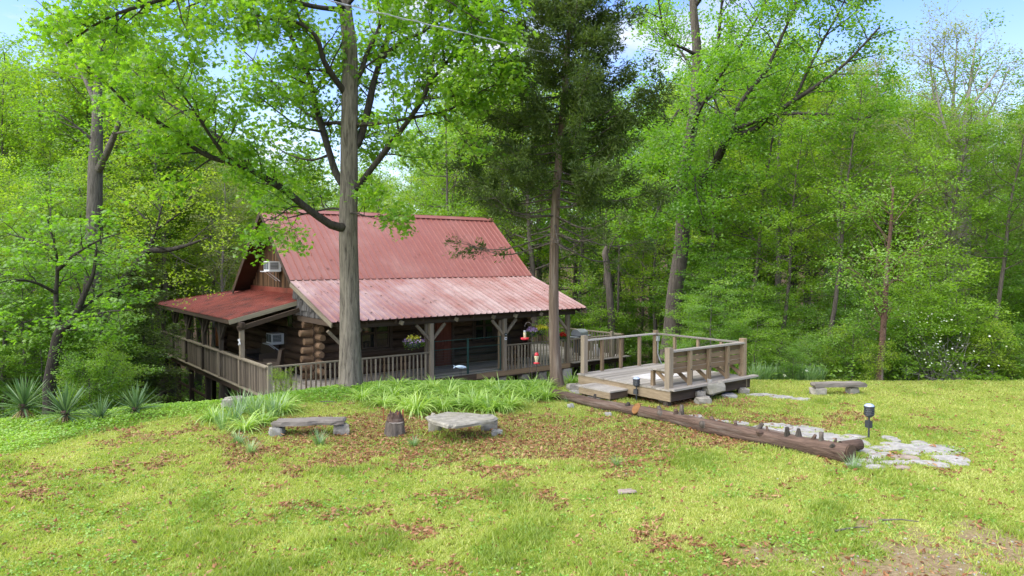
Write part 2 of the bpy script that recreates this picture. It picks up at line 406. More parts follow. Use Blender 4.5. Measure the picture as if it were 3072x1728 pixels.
# boxes share one unit cube per material; cylinders and logs likewise
_cube = {}
def cube_mesh(mat):
    k = mat.name
    if k not in _cube:
        b = .5; V = [(x, y, z) for x in (-b, b) for y in (-b, b) for z in (-b, b)]
        Fc = [(0, 1, 3, 2), (4, 6, 7, 5), (0, 4, 5, 1), (2, 3, 7, 6), (0, 2, 6, 4), (1, 5, 7, 3)]
        _cube[k] = mesh_np('board_' + k, V, Fc, [mat])
    return _cube[k]
def box(name, parent, mat, c, s, rot=None):
    return link(name, cube_mesh(mat), parent, c, rot, s)
def bar(name, parent, mat, a, b, wd, th, jitter=0.0):
    """a squared timber from a to b (local z of the timber kept upright)"""
    a = Vector(a); b = Vector(b); d = b - a
    q = d.to_track_quat('X', 'Z')
    return link(name, cube_mesh(mat), parent, (a + b) / 2, q.to_euler(), (d.length, wd, th))
_cyl = {}
def cyl_mesh(mat, n=12, r2=1.0):
    k = (mat.name, n, r2)
    if k not in _cyl:
        a = np.arange(n) * 2 * np.pi / n
        V = np.concatenate([np.stack([np.cos(a) * .5, np.sin(a) * .5, a * 0 - .5], 1), np.stack([np.cos(a) * .5 * r2, np.sin(a) * .5 * r2, a * 0 + .5], 1), [[0, 0, -.5], [0, 0, .5]]])
        Fc = [(i, (i + 1) % n, n + (i + 1) % n, n + i) for i in range(n)] + [((i + 1) % n, i, 2 * n, 2 * n) for i in range(n)] + [(n + i, n + (i + 1) % n, 2 * n + 1, 2 * n + 1) for i in range(n)]
        me = bpy.data.meshes.new('round_' + mat.name)
        me.from_pydata([tuple(v) for v in V], [], [tuple(dict.fromkeys(f)) for f in Fc]); me.materials.append(mat)
        for p in me.polygons: p.use_smooth = len(p.vertices) == 4
        _cyl[k] = me
    return _cyl[k]
def cyl(name, parent, mat, c, d, h, rot=None, n=12, r2=1.0):
    return link(name, cyl_mesh(mat, n, r2), parent, c, rot, (d, d, h))
def lathe(name, parent, mat, prof, n=16, loc=(0, 0, 0), rot=None):
    a = np.arange(n) * 2 * np.pi / n; V = []; Fc = []
    for r_, z in prof: V += [(r_ * math.cos(t), r_ * math.sin(t), z) for t in a]
    for i in range(len(prof) - 1):
        for j in range(n): Fc.append((i * n + j, i * n + (j + 1) % n, (i + 1) * n + (j + 1) % n, (i + 1) * n + j))
    return link(name, mesh_np(name, V, Fc, [mat], smooth_=True), parent, loc, rot)
_logs = []
def log_meshes():
    for s in range(4):
        g = np.random.default_rng(50 + s); n, m = 14, 9
        V = []
        for i in range(m):
            x = -.5 + i / (m - 1)
            for j in range(n):
                a = 2 * np.pi * j / n; r_ = .5 * (1 + g.normal(0, .025) + .03 * math.sin(3 * a + s) * math.sin(5 * x + s))
                V.append((x, r_ * math.cos(a), r_ * math.sin(a)))
        Fc = [tuple(i * n + q for q in (j, (j + 1) % n)) + tuple((i + 1) * n + q for q in ((j + 1) % n, j)) for i in range(m - 1) for j in range(n)]
        me = bpy.data.meshes.new('log'); caps = [tuple(range(n - 1, -1, -1)), tuple((m - 1) * n + q for q in range(n))]
        me.from_pydata(V, [], Fc + caps); me.materials.append(M['logbody']); me.materials.append(M['logend'])
        for p in me.polygons: p.use_smooth = len(p.vertices) == 4; p.material_index = 0 if len(p.vertices) == 4 else 1
        _logs.append(me)
log_meshes()
_logtips = []
for me in _logs:
    c = me.copy(); c.materials[0] = M['logend']; _logtips.append(c)  # tip sides take the tan of the ends: sunlit tone put into the colour
def log(parent, a, b, d, tip=False, name='log'):
    a = Vector(a); b = Vector(b); v = b - a
    me = random.choice(_logtips if tip else _logs)
    e = v.to_track_quat('X', 'Z').to_euler(); e.rotate_axis('X', random.uniform(0, 6.28))
    return link(name, me, parent, (a + b) / 2, e, (v.length, d, d))

#@@STRUCTURE
# ------------------------------------------------------------------ the ground
def masks(X, Y):
    n1 = fbm(X, Y, .55, 21); n2 = fbm(X, Y, 1.6, 33); n3 = fbm(X, Y, .25, 41)
    el = np.exp(-(((X - .3) / 6.2) ** 2 + ((Y - 14.4) / 2.4) ** 2) ** 1.4)
    el2 = np.exp(-(((X - 5.2) / 3.2) ** 2 + ((Y - 17.2) / 1.3) ** 2))
    el3 = np.exp(-(((X + 9) / 4.0) ** 2 + ((Y - 11.3) / 2.2) ** 2))
    n4 = fbm(X, Y, 4.2, 51)
    lit = smooth(.49, .62, .33 * n1 + .37 * n2 + .30 * n4 + (.235 * el + .10 * el2 + .03 * el3 - .07) - .02 * smooth(5, 9, X))
    dr = np.exp(-(((X - 5.6) / 2.9) ** 2 + ((Y - 8.2) / 1.5) ** 2) ** 1.3)
    dr = np.maximum(dr, np.exp(-(((X - 5.8) / 2.4) ** 2 + ((Y - 9.2) / 1.0) ** 2) ** 1.3) * .85)
    dirt = smooth(.52, .72, .5 * n2 + .2 * n1 + .42 * dr - .03 * (1 - dr))
    return lit, dirt, n1, n2, n3
def ground_patch(name, xs, ys, mat, hole=None):
    X, Y = np.meshgrid(xs, ys); Z = ground_z(X, Y); nx, ny = len(xs), len(ys)
    V = np.stack([X, Y, Z], -1).reshape(-1, 3)
    i = np.arange(ny - 1)[:, None] * nx + np.arange(nx - 1)[None]
    Fc = np.stack([i, i + 1, i + nx + 1, i + nx], -1).reshape(-1, 4)
    if hole is not None:
        cx = (X[:-1, :-1] + X[1:, 1:]).ravel() / 2; cy = (Y[:-1, :-1] + Y[1:, 1:]).ravel() / 2
        Fc = Fc[~((cx > hole[0]) & (cx < hole[1]) & (cy > hole[2]) & (cy < hole[3]))]
    me = mesh_np(name, V, Fc, [mat], smooth_=True)
    lit, dirt, n1, n2, n3 = masks(V[:, 0], V[:, 1])
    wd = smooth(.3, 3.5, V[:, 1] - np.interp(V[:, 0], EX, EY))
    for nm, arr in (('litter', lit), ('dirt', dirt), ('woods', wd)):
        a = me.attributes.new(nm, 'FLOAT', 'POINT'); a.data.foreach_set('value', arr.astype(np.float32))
    return me
def groundmat():
    t = NT('lawn_soil')
    v = t.n('ShaderNodeTexCoord').outputs['Object']
    A = lambda n: t.n('ShaderNodeAttribute', attribute_name=n).outputs['Fac']
    f = t.noise(v, 9, 6, .7); f2 = t.noise(v, 38, 4, .7); f3 = t.noise(v, 1.4, 4)
    gr = t.ramp(f, [(.3, (.10, .11, .03)), (.5, (.20, .235, .04)), (.72, (.31, .32, .08))])
    lt = t.ramp(f2, [(.3, (.05, .030, .015)), (.5, (.155, .092, .042)), (.72, (.30, .21, .11))])
    dt = t.ramp(t.noise(v, 22, 6, .75), [(.3, (.12, .088, .046)), (.55, (.225, .17, .098)), (.75, (.36, .295, .19))])
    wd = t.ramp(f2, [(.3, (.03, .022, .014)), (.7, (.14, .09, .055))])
    lm = t.math('ADD', t.math('MULTIPLY', A('litter'), .75), t.math('MULTIPLY', t.math('SUBTRACT', f, .5), 1.1))
    c = t.mix(t.n('ShaderNodeClamp', {0: lm}).outputs[0], gr, lt)
    dm = t.math('ADD', t.math('MULTIPLY', A('dirt'), 1.0), t.math('MULTIPLY', t.math('SUBTRACT', f, .5), .8))
    c = t.mix(t.n('ShaderNodeClamp', {0: dm}).outputs[0], c, dt)
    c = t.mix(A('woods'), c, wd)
    return t.bsdf(c, .95, .1, f2, .8, .03)
GM = groundmat()
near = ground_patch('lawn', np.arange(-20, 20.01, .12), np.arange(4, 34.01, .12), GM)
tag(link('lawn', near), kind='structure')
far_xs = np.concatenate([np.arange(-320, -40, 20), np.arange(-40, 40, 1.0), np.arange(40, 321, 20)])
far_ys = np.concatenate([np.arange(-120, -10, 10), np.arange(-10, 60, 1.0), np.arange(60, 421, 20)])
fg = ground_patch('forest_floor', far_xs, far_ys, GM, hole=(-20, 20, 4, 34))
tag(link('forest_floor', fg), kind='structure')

# ------------------------------------------------------------------ the log cabin
HA = R(52); ORG = Vector((-7.8, 22.7, -.82))
UX = Vector((math.sin(HA), math.cos(HA), 0)); VX = Vector((-math.cos(HA), math.sin(HA), 0))
HRZ = R(90) - HA
def W(u, v, h=0.0): return ORG + UX * u + VX * v + Vector((0, 0, h))
cab = thing('log_cabin', 'dark log cabin with red metal roof and a wraparound wooden porch', 'cabin', ORG, HRZ)

# floors (boards), one by one
for k in range(16):
    v = .075 + k * .146
    box('floor_board', cab, M['deck'], (7.75, v, -.02), (10.5, .14, .04))
for k in range(17):
    u = .075 + k * .146
    box('floor_board', cab, M['deck'], (u, 7.5, -.02), (.14, 15.0, .04)).rotation_euler = (0, 0, 0)
for k in range(11): box('floor_board', cab, M['deck'], (7.75, 13.42 + k * .146, -.022), (10.4, .14, .04))
for k in range(41): box('floor_board', cab, M['deck'], (14.78, .075 + k * .146, -.021), (3.5, .14, .04))
# rim timbers and joists under the decks
box('rim_beam', cab, M['darkwood'], (6.5, -.02, -.17), (13.0, .06, .25))
box('rim_beam', cab, M['deckbrown'], (10.6, -.065, -.14), (5.0, .03, .2))
box('rim_beam', cab, M['darkwood'], (-.02, 7.5, -.17), (.06, 15.0, .22))
box('rim_ledge', cab, M['railx'], (-.06, 7.5, -.03), (.2, 15.1, .035))
box('rim_beam', cab, M['darkwood'], (8, 15.0, -.17), (16, .06, .22))
box('rim_beam', cab, M['darkwood'], (14.8, -.06, -.16), (3.5, .05, .2))
box('rim_ledge', cab, M['deck'], (14.85, -.16, -.03), (3.55, .3, .04))
box('rim_beam', cab, M['darkwood'], (16.55, 3, -.16), (.05, 6, .2))
for v in (2.8, 5.3, 7.6, 10.2, 12.5, 14.9):
    for u in (0.1, 2.3):
        g0 = gz(*W(u, v)[:2]) - ORG.z - .1
        box('support_post', cab, M['darkpost'], (u, v, (g0 - .28) / 2), (.17, .17, -.28 - g0))
for u, v in ((13.0, 0), (16.4, 0), (16.4, 3), (16.4, 5.9), (14.7, .1), (14.7, 5.8), (8, 14.9), (12, 14.9)):
    g0 = gz(*W(u, v)[:2]) - ORG.z - .1
    if u == 13.0:
        box('concrete_pier', cab, M['concrete'], (u - .12, v - .02, (g0 - .29) / 2), (.34, .34, -.29 - g0))
    else: box('support_post', cab, M['darkpost'], (u, v + .1, (g0 - .26) / 2), (.15, .15, -.26 - g0))
bar('brace_rail', cab, M['darkwood'], (.1, 7.6, -1.2), (.1, 12.5, -1.2), .05, .1)
for u in (8.2, 9.5, 10.6, 11.6):
    for k in range(3):
        s = random.uniform(.28, .42)
        box('foundation_stone', cab, M['stone'], (u + random.uniform(-.1, .1), .12, -.4 - k * .2), (s, .3, .19), (0, 0, random.uniform(-.1, .1)))

# log walls: courses of round logs, notched past each other at the corners
D = .33; ST = .315
front_open = [(4.25, 5.6, 1.0, 2.15), (7.62, 8.5, -.1, 2.12), (9.6, 10.7, .95, 2.2)]
def spans(a, b, lo, hi, opens):
    xs = [(a, b)]
    for o in opens:
        if lo < o[3] and hi > o[2]:
            n = []
            for p, q in xs:
                if o[0] > p and o[0] < q: n.append((p, o[0]))
                if o[1] > p and o[1] < q: n.append((o[1], q))
                if o[1] <= p or o[0] >= q: n.append((p, q))
            xs = n
    return xs
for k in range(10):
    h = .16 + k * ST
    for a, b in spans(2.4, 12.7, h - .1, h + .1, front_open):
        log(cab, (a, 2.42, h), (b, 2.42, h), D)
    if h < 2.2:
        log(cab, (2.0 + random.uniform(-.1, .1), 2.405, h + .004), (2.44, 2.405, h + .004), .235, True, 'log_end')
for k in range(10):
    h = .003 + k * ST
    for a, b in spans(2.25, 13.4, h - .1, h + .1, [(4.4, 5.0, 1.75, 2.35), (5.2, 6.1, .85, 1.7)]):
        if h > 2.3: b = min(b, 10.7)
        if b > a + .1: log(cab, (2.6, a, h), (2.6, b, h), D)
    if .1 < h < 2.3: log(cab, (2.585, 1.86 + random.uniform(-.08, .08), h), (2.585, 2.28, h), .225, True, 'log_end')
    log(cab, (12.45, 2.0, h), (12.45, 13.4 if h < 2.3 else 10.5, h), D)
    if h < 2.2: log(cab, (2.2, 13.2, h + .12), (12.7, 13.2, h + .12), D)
# windows and the door in the front wall
def window(cx, wd, lo, hi, y, cols=1, shade=0.0):
    f = box('window', cab, M['darkwood'], (cx, y + .05, (lo + hi) / 2), (wd + .14, .06, hi - lo + .14))
    def sub(n, m, c, s): 
        o = link(n, cube_mesh(M[m]), f); o.matrix_parent_inverse = Matrix.LocRotScale(f.location, None, f.scale).inverted(); o.location = c; o.scale = s; return o
    hw = wd / cols
    for i in range(cols):
        x = cx - wd / 2 + hw * (i + .5)
        mid = (lo + hi) / 2
        for a, b in ((lo, mid), (mid, hi)):
            sub('pane', 'glass', (x, y + .005, (a + b) / 2), (hw - .1, .02, b - a - .07))
            for s in (-1, 1): sub('sash', 'darkwood', (x + s * (hw / 2 - .03), y - .01, (a + b) / 2), (.045, .05, b - a - .01))
            sub('sash', 'darkwood', (x, y - .012, a + .02), (hw - .02, .055, .045)); sub('sash', 'darkwood', (x, y - .012, b - .02), (hw - .02, .055, .04))
        if shade: sub('window_shade', 'shade', (x, y - .012, hi - .12), (hw - .12, .012, shade))
    for s in (-1, 1): sub('casing', 'darkwood', (cx + s * (wd / 2 + .09), y - .03, (lo + hi) / 2), (.11, .06, hi - lo + .26))
    sub('sill', 'darkwood', (cx, y - .05, lo - .08), (wd + .3, .12, .05))
    return f
window(4.92, 1.2, 1.0, 2.15, 2.3, 2, .16)
window(10.15, 1.0, .95, 2.2, 2.3, 2)
dr = box('door', cab, M['door'], (8.06, 2.36, 1.03), (.84, .05, 2.04))
for s in (-1, 1): box('door_frame', cab, M['darkwood'], (8.06 + s * .47, 2.33, 1.06), (.1, .14, 2.14))
box('door_frame', cab, M['darkwood'], (8.06, 2.33, 2.18), (1.04, .14, .1))
for c_, s_ in (((7.9, 2.33, .5), (.3, .02, .7)), ((8.24, 2.33, .5), (.3, .02, .7)), ((7.9, 2.33, 1.5), (.3, .02, .8)), ((8.24, 2.33, 1.5), (.3, .02, .8))):
    box('door_panel', cab, M['door'], c_, s_)
wl = box('window', cab, M['darkwood'], (2.5, 4.7, 2.05), (.06, .66, .66)); box('pane', cab, M['glass'], (2.46, 4.7, 2.05), (.02, .5, .5))
box('window', cab, M['darkwood'], (2.5, 5.65, 1.28), (.08, .92, .86))

# porch posts with knee braces, beams
def post(u, v, lo, hi, m='postgrey', sz=.16, along=(1, 0), brace=True, name='porch_post', both=True):
    box(name, cab, M[m], (u, v, (lo + hi) / 2), (sz, sz, hi - lo))
    if brace:
        for s in ((-1, 1) if both else (-1,)):
            bar('knee_brace', cab, M['postgrey' if m == 'postgrey' else 'darkpost'], (u + s * along[0] * .06, v + s * along[1] * .06, hi - .62), (u + s * along[0] * .62, v + s * along[1] * .62, hi - .04), .09, .1)
for i, u in enumerate((2.6, 6.05, 9.5, 12.95)): post(u, 0, -.06 if i != 1 else -.06, 2.06, both=i != 3)
box('porch_beam', cab, M['darkwood'], (7.85, 0, 2.15), (11.0, .14, .18))
box('gate_post', cab, M['postbrown'], (9.34, .1, 1.0), (.1, .1, 2.0)); box('gate_post', cab, M['postgrey'], (5.9, .1, 1.0), (.1, .1, 2.1))
for i, v in enumerate((2.8, 5.3, 7.6, 10.2, 12.5, 14.9)):
    post(0, v, .94 if i < 5 else .94, 2.06, 'postgrey' if i == 0 else 'darkpost', .15, (0, 1), i > 0)
    box('porch_post', cab, M['postgrey'] if i < 2 else M['darkpost'], (-.1, v, .45), (.06, .13, .96))
box('porch_beam', cab, M['darkwood'], (0, 8.9, 2.14), (.14, 12.6, .16))
box('porch_beam', cab, M['darkwood'], (1.2, 2.75, 2.35), (2.8, .1, .16), (0, -R(14.5), 0))
post(13.0, 5.9, 0, 3.0, 'postbrown', .14, brace=False); post(16.4, 0, 0, 1.02, 'postbrown', .11, brace=False, name='rail_post')
post(15.6, -.1, 0, 1.18, 'rail', .13, brace=False, name='rail_post'); post(16.4, 5.9, 0, 1.05, 'postbrown', .11, brace=False, name='rail_post')
# rails and balusters
post(0, 0, -.35, 1.04, 'rail', .14, brace=False, name='corner_post')
cyl('post_cap', cab, M['rail'], (0, 0, 1.07), .16, .07)
def railing(a, b, h0=.02, h1=.93, step=.17, mat='rail', th=.045):
    a = Vector(a); b = Vector(b); d = b - a; n = int(d.length / step); dn = d.normalized(); pr = Vector((dn.y, -dn.x, 0)) * .05
    bar('hand_rail', cab, M['railx'], a + Vector((0, 0, .97)), b + Vector((0, 0, .97)), .10, .05)
    for i in range(n):
        p = a + dn * (step * (i + .6)) + pr
        m = M['postbrown'] if random.random() < .14 else M[mat]
        tw = th * (1.6 if random.random() < .12 else random.uniform(.9, 1.1))
        box('baluster', cab, m, (p.x, p.y, (h0 + h1) / 2 + random.uniform(-.01, .01)), (tw, tw, h1 - h0), (random.gauss(0, .008), random.gauss(0, .008), 0))
railing((.07, 0, 0), (5.97, 0, 0), -.06)
railing((9.58, 0, 0), (12.87, 0, 0), -.02)
railing((13.03, 0, 0), (16.35, 0, 0), -.02, .95, .15)
railing((16.45, 5.9, 0), (16.45, .06, 0), 0, .93, .19)
railing((16.4, 5.95, 0), (13.1, 5.95, 0), 0, .93, .19)
railing((0.1, 14.95, 0), (12, 14.95, 0), 0, .93, .26)
box('hand_rail', cab, M['railx'], (-.06, 7.5, .965), (.17, 15.0, .045), None)
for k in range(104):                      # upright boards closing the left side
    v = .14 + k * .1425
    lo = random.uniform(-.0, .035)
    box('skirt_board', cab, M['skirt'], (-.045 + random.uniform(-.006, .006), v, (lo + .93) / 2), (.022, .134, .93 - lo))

# main roof: ribbed metal sheets on a steep upper and a shallow lower slope, front and back
U0, U1 = 1.95, 13.72
def prof_panel(wd, ln, rib, nr, th=.006, skew=None):
    """ribbed sheet, x across, y up the slope, closed underneath; skew = length at the far edge if cut on a slant"""
    xs = []; zs = []
    for i in range(nr):
        x0 = wd / nr * i; p = wd / nr
        xs += [x0, x0 + p * .62, x0 + p * .62 + rib * .45, x0 + p * .62 + rib * 1.05, x0 + p * .62 + rib * 1.5]; zs += [0, 0, rib, rib, 0]
    xs.append(wd); zs.append(0); n = len(xs); V = []
    for yy in (0, 1):
        for z_ in (0, -th):
            for x, z in zip(xs, zs):
                y = 0 if yy == 0 else (ln if skew is None else ln + (skew - ln) * x / wd)
                V.append((x, y, z + z_))
    Fc = []
    for i in range(n - 1):
        Fc += [(i, i + 1, 2 * n + i + 1, 2 * n + i), (n + i, 3 * n + i, 3 * n + i + 1, n + i + 1), (i, n + i, n + i + 1, i + 1), (2 * n + i, 2 * n + i + 1, 3 * n + i + 1, 3 * n + i)]
    Fc += [(0, 2 * n, 3 * n, n), (n - 1, 2 * n - 1, 4 * n - 1, 3 * n - 1)]
    return V, Fc
RV, RH, BV, BH, EV, EH = 6.6, 6.5, 3.3, 3.65, -.42, 2.34
def slope_panels(vlo, hlo, vhi, hhi, u0, u1, n, mat, back=False):
    dv, dh = vhi - vlo, hhi - hlo; ln = math.hypot(dv, dh); ang = math.atan2(dh, abs(dv)); wd = (u1 - u0) / n
    V, Fc = prof_panel(wd, ln, (.040 if vlo > 1 else .048), 1); me = mesh_np('roof_panel', V, Fc, [mat])
    for i in range(n):
        if not back: link('roof_panel', me, cab, (u0 + i * wd, vlo, hlo + random.uniform(-.002, .002)), (ang, 0, 0))
        else: link('roof_panel', me, cab, (u1 - i * wd, vlo, hlo), (ang, 0, math.pi))
slope_panels(BV, BH + .02, RV, RH, U0, U1, 42, M['roof'])
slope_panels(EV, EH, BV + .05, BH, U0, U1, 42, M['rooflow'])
slope_panels(10.5, 3.05, RV, RH, U0, U1, 14, M['roof'], True)
bar('ridge_cap', cab, M['roof'], (U0 - .01, RV - .1, RH - .02), (U1 + .01, RV - .1, RH - .02), .24, .02).rotation_euler[0] = R(40)
bar('ridge_cap', cab, M['roof'], (U0 - .01, RV + .1, RH - .015), (U1 + .01, RV + .1, RH - .015), .24, .02).rotation_euler[0] = R(-40)
bar('ridge_roll', cab, M['roof'], (U0 - .02, RV, RH + .045), (U1 + .02, RV, RH + .045), .06, .04)
# boarding under the metal, rake boards, eave trim
def plank_slope(p0, p1, u0, u1, th, mat, name, drop):
    (v0, h0), (v1, h1) = p0, p1; n = Vector((0, -(h1 - h0), v1 - v0)).normalized(); n = n if n.z > 0 else -n
    a = Vector(((u0 + u1) / 2, v0, h0)) - n * drop; b = Vector(((u0 + u1) / 2, v1, h1)) - n * drop
    d = b - a; q = d.to_track_quat('Y', 'Z')
    return link(name, cube_mesh(mat), cab, (a + b) / 2, q.to_euler(), (u1 - u0, d.length, th))
plank_slope((BV, BH), (RV, RH), U0 + .03, U1 - .03, .03, M['soffit'], 'roof_deck', .045)
plank_slope((10.5, 3.05), (RV, RH), U0 + .03, U1 - .03, .03, M['soffit'], 'roof_deck', .045)
plank_slope((EV + .05, EH), (BV, BH), U0 + .03, U1 - .03, .03, M['soffit'], 'roof_deck', .045)
for uu in (U0 + .015, U1 - .015):
    plank_slope((EV, EH), (BV - .02, BH - .02), uu - .02, uu + .02, .17, M['railx'], 'rake_board', .12)
    plank_slope((BV + .02, BH), (RV, RH), uu - .02, uu + .02, .14, M['darkwood'], 'rake_board', .10)
    plank_slope((10.5, 3.05), (RV, RH), uu - .021, uu + .021, .2, M['darkwood'], 'rake_board', .12)
for k in range(11):                       # rafters of the front porch, tails just showing under the eave
    u = 2.2 + k * 1.12
    plank_slope((EV + .1, EH), (BV, BH), u - .03, u + .03, .12, M['darkwood'], 'rafter', .125)
for u in (4.65, 7.0, 8.75, 9.85, 11.2): box('rafter_tail', cab, M['railx'], (u, EV + .12, EH - .16), (.07, .16, .14), (R(20), 0, R(20)))
# gable wall of upright boards, shakes under the flared porch roof
def roof_h(v): return BH + (RH - BH) * (v - BV) / (RV - BV) if v < RV else 3.05 + (RH - 3.05) * (10.5 - v) / (10.5 - RV)
for gu in (2.74, 13.1):
    v = 2.8
    while v < 10.5:
        wd = random.uniform(.13, .19); vc = v + wd / 2
        top = min(roof_h(max(3.3, min(10.2, v))), roof_h(min(10.2, vc + wd / 2))) - .1
        if top > 3.0:
            bm_lo = 2.62
            box('gable_board', cab, M['gable'], (gu + random.uniform(-.012, .012), vc, (bm_lo + top) / 2), (.025, wd - .012, top - bm_lo))
        v += wd
for s, vv in ((1, 4.6),): 
    box('window', cab, M['darkwood'], (2.72, 6.25, 4.5), (.04, .62, 1.0)); box('pane', cab, M['glass'], (2.69, 6.25, 4.5), (.02, .46, .84))
bar('flashing', cab, M['porchroof'], (2.71, 3.4, 3.17), (2.71, 10.2, 3.17), .02, .22)
for r_ in range(6):
    h = 2.38 + r_ * .2
    v = max(.3, (h - EH + .06) / (BH - EH) * (BV - EV) + EV)
    while v < 3.4:
        wd = random.uniform(.12, .22)
        if v + wd > 3.5: break
        tp = EH + (BH - EH) * (v - EV) / (BV - EV) - .1
        hh = min(.3, tp - h)
        if hh > .05: box('shingle', cab, M['shake'], (2.1 - .012 * (r_ % 2) + random.uniform(-.012, .012), v + wd / 2, h + hh / 2 + random.uniform(-.02, .01)), (.03, wd - .01, hh), (0, R(6), 0))
        v += wd
box('plate_log', cab, M['darkwood'], (2.2, 1.4, 2.26), (.2, 3.2, .2))
box('shingle_backing', cab, M['soffit'], (2.16, 2.75, 2.7), (.03, 1.5, .66))
# left porch roof with its hip, and the back porch roof
PE, PEH, PT, PTH = -.37, 2.32, 2.73, 3.06
HV0, HV1 = 15.1, 10.9                     # hip line from the outer corner to the gable
v = 3.0
pitch = .6; ang = math.atan2(PTH - PEH, PT - PE); full = math.hypot(PT - PE, PTH - PEH)
def hipfrac(v): return float(np.clip((HV0 - v) / (HV0 - HV1), 0, 1))
while v < HV0 - .05:
    wd = min(pitch, HV0 - v)
    # local x across runs towards -v so that y climbs the slope towards +u
    l1, l0 = full * hipfrac(v), full * hipfrac(v + wd)
    V, Fc = prof_panel(wd, max(.01, l0), .034, 4, .005, skew=max(.01, l1)); me = mesh_np('roof_panel', V, Fc, [M['porchroof']])
    o = link('roof_panel', me, cab, (PE, v + wd, PEH + random.uniform(-.003, .003))); o.rotation_euler = Euler((ang, 0, -math.pi / 2), 'XYZ')
    v += wd
bang = math.atan2(PTH - PEH, HV0 - HV1); bl = math.hypot(HV0 - HV1, PTH - PEH); u = PE
while u < U1:
    wd = .6 if u < 4 else 1.8
    fr = lambda q: min(1, max(.01, (q - PE) / (PT - PE)))
    V, Fc = prof_panel(wd, bl * fr(u + wd), .018, 5, .005, skew=bl * fr(u)); me = mesh_np('roof_panel', V, Fc, [M['porchroof']])
    o = link('roof_panel', me, cab, (u + wd, HV0, PEH + .004)); o.rotation_euler = Euler((bang, 0, math.pi), 'XYZ')
    u += wd
bar('hip_cap', cab, M['porchroof'], (PE, HV0, PEH + .03), (PT, HV1, PTH + .03), .3, .02)
bar('porch_fascia', cab, M['darkwood'], (PE + .03, 3.02, PEH - .09), (PE + .03, HV0, PEH - .09), .03, .14)
bar('rake_board', cab, M['railx'], (PE, 2.99, PEH - .09), (PT, 2.99, PTH - .09), .035, .16)
for k in range(11):
    vv = 3.4 + k * 1.15
    f_ = hipfrac(vv)
    if f_ > .1: bar('rafter', cab, M['soffit'], (PE + .05, vv, PEH - .08), (PE + (PT - PE) * f_, vv, PEH + (PTH - PEH) * f_ - .08), .05, .12)
def local_thing(name, label, cat, u, v, h, rz=0, group=None): return thing(name, label, cat, W(u, v, h), HRZ + rz, group)

# ------------------------------------------------------------------ things on and round the cabin
def air_con(label, u, v, h):
    t = local_thing('air_conditioner', label, 'air conditioner', u, v, h)
    box('casing', t, M['white'], (-.25, 0, .2), (.5, .62, .4))
    for s in (-1, 1): box('grille', t, M['grille'], (-.503, s * .145, .21), (.012, .24, .3))
    box('side_grille', t, M['grille'], (-.28, -.312, .21), (.34, .012, .28))
    for k in range(5): box('louvre', t, M['white'], (-.28, -.32, .1 + k * .055), (.34, .01, .012))
    box('tray', t, M['white'], (-.33, 0, -.02), (.62, .7, .025))
    for s in (-1, 1): bar('support_arm', t, M['white'], (-.5, s * .2, -.03), (-.02, s * .2, -.42), .03, .03)
    return t
air_con('white window air conditioner on the gable boards above the porch roof', 2.65, 6.45, 3.97)
air_con('white air conditioner in the dark porch wall behind the railing', 2.44, 5.65, 1.08)

gt = local_thing('wire_gate', 'green wire gate panels closing the porch opening between two posts', 'gate', 7.7, -.03, 0)
for a, b in ((-1.55, -.02), (.02, 1.58)):
    for h in (1.36, 1.03, .04): bar('gate_bar', gt, M['green_metal'], (a, 0, h), (b, 0, h), .02, .022)
    for u in (a, b): box('gate_upright', gt, M['green_metal'], (u, 0, .69), (.035, .036, 1.38))
    ws = [([(a + .05 * k, .0, .05), (a + .05 * k, 0, 1.03)], [.0022] * 2, 3) for k in range(1, int((b - a) / .05))]
    ws += [([(a, 0, h), (b, 0, h)], [.0022] * 2, 3) for h in np.arange(.12, 1.0, .1)]
    o = tube_obj('wire_mesh', ws, M['green_metal'], gt, 3); o['kind'] = 'stuff'

def flower_basket(label, u, v, h, r_, petal, petal2=None, hang=.5, green='leaf_forest'):
    t = local_thing('flower_basket', label, 'flower basket', u, v, h)
    lathe('basket', t, M['terracotta'], [(r_ * .3, -.02), (r_ * .55, .02), (r_ * .72, .2), (r_ * .68, .2), (r_ * .5, .06)], 14)
    for k in range(3):
        a = k * 2.1; tube_obj('hanger', [([(r_ * .7 * math.cos(a), r_ * .7 * math.sin(a), .2), (0, 0, .2 + hang)], [.004, .004])], M['black'], t, 4)
    g = np.random.default_rng(int(u * 10)); n = 520
    a = g.uniform(0, 6.28, n); q = np.sqrt(g.uniform(0, 1, n)) * r_; P = np.stack([q * np.cos(a), q * np.sin(a), .22 + (r_ - q) * .5 * g.uniform(.3, 1, n) - .25 * g.uniform(0, 1, n) ** 2], 1)
    link('foliage', leaf_mesh('foliage', tmpl_leaf(.5), P, .07, M[green], g), t)
    n = 200; a = g.uniform(0, 6.28, n); q = np.sqrt(g.uniform(0, 1, n)) * r_ * 1.0; P = np.stack([q * np.cos(a), q * np.sin(a), .27 + (r_ - q) * .55 + g.normal(0, .03, n)], 1)
    sel = (q < r_ * .72) if petal2 else np.ones(n, bool)
    link('blossoms', leaf_mesh('blossoms', tmpl_quad(.9), P[sel], .07, M[petal], g, tilt=.8), t)
    if petal2: link('blossoms', leaf_mesh('blossoms', tmpl_quad(.9), P[~sel] - [0, 0, .03], .07, M[petal2], g, tilt=.8), t)
    return t
flower_basket('hanging basket of yellow and purple flowers by the railing left of the gate', 5.25, -.12, 1.22, .40, 'petal_yellow', 'petal_purple', .8)
flower_basket('hanging basket of trailing yellow green plants behind the red feeder', 11.35, -.1, 1.3, .3, 'petal_yellow', None, .75, 'leaf_yellow')
flower_basket('small basket of lilac flowers hanging beside the red feeder', 10.85, -.12, 1.25, .24, 'petal_purple', None, .75)
flower_basket('small hanging pot with red flowers at the far right porch post', 12.75, .1, .9, .18, 'petal_red', None, 1.1)

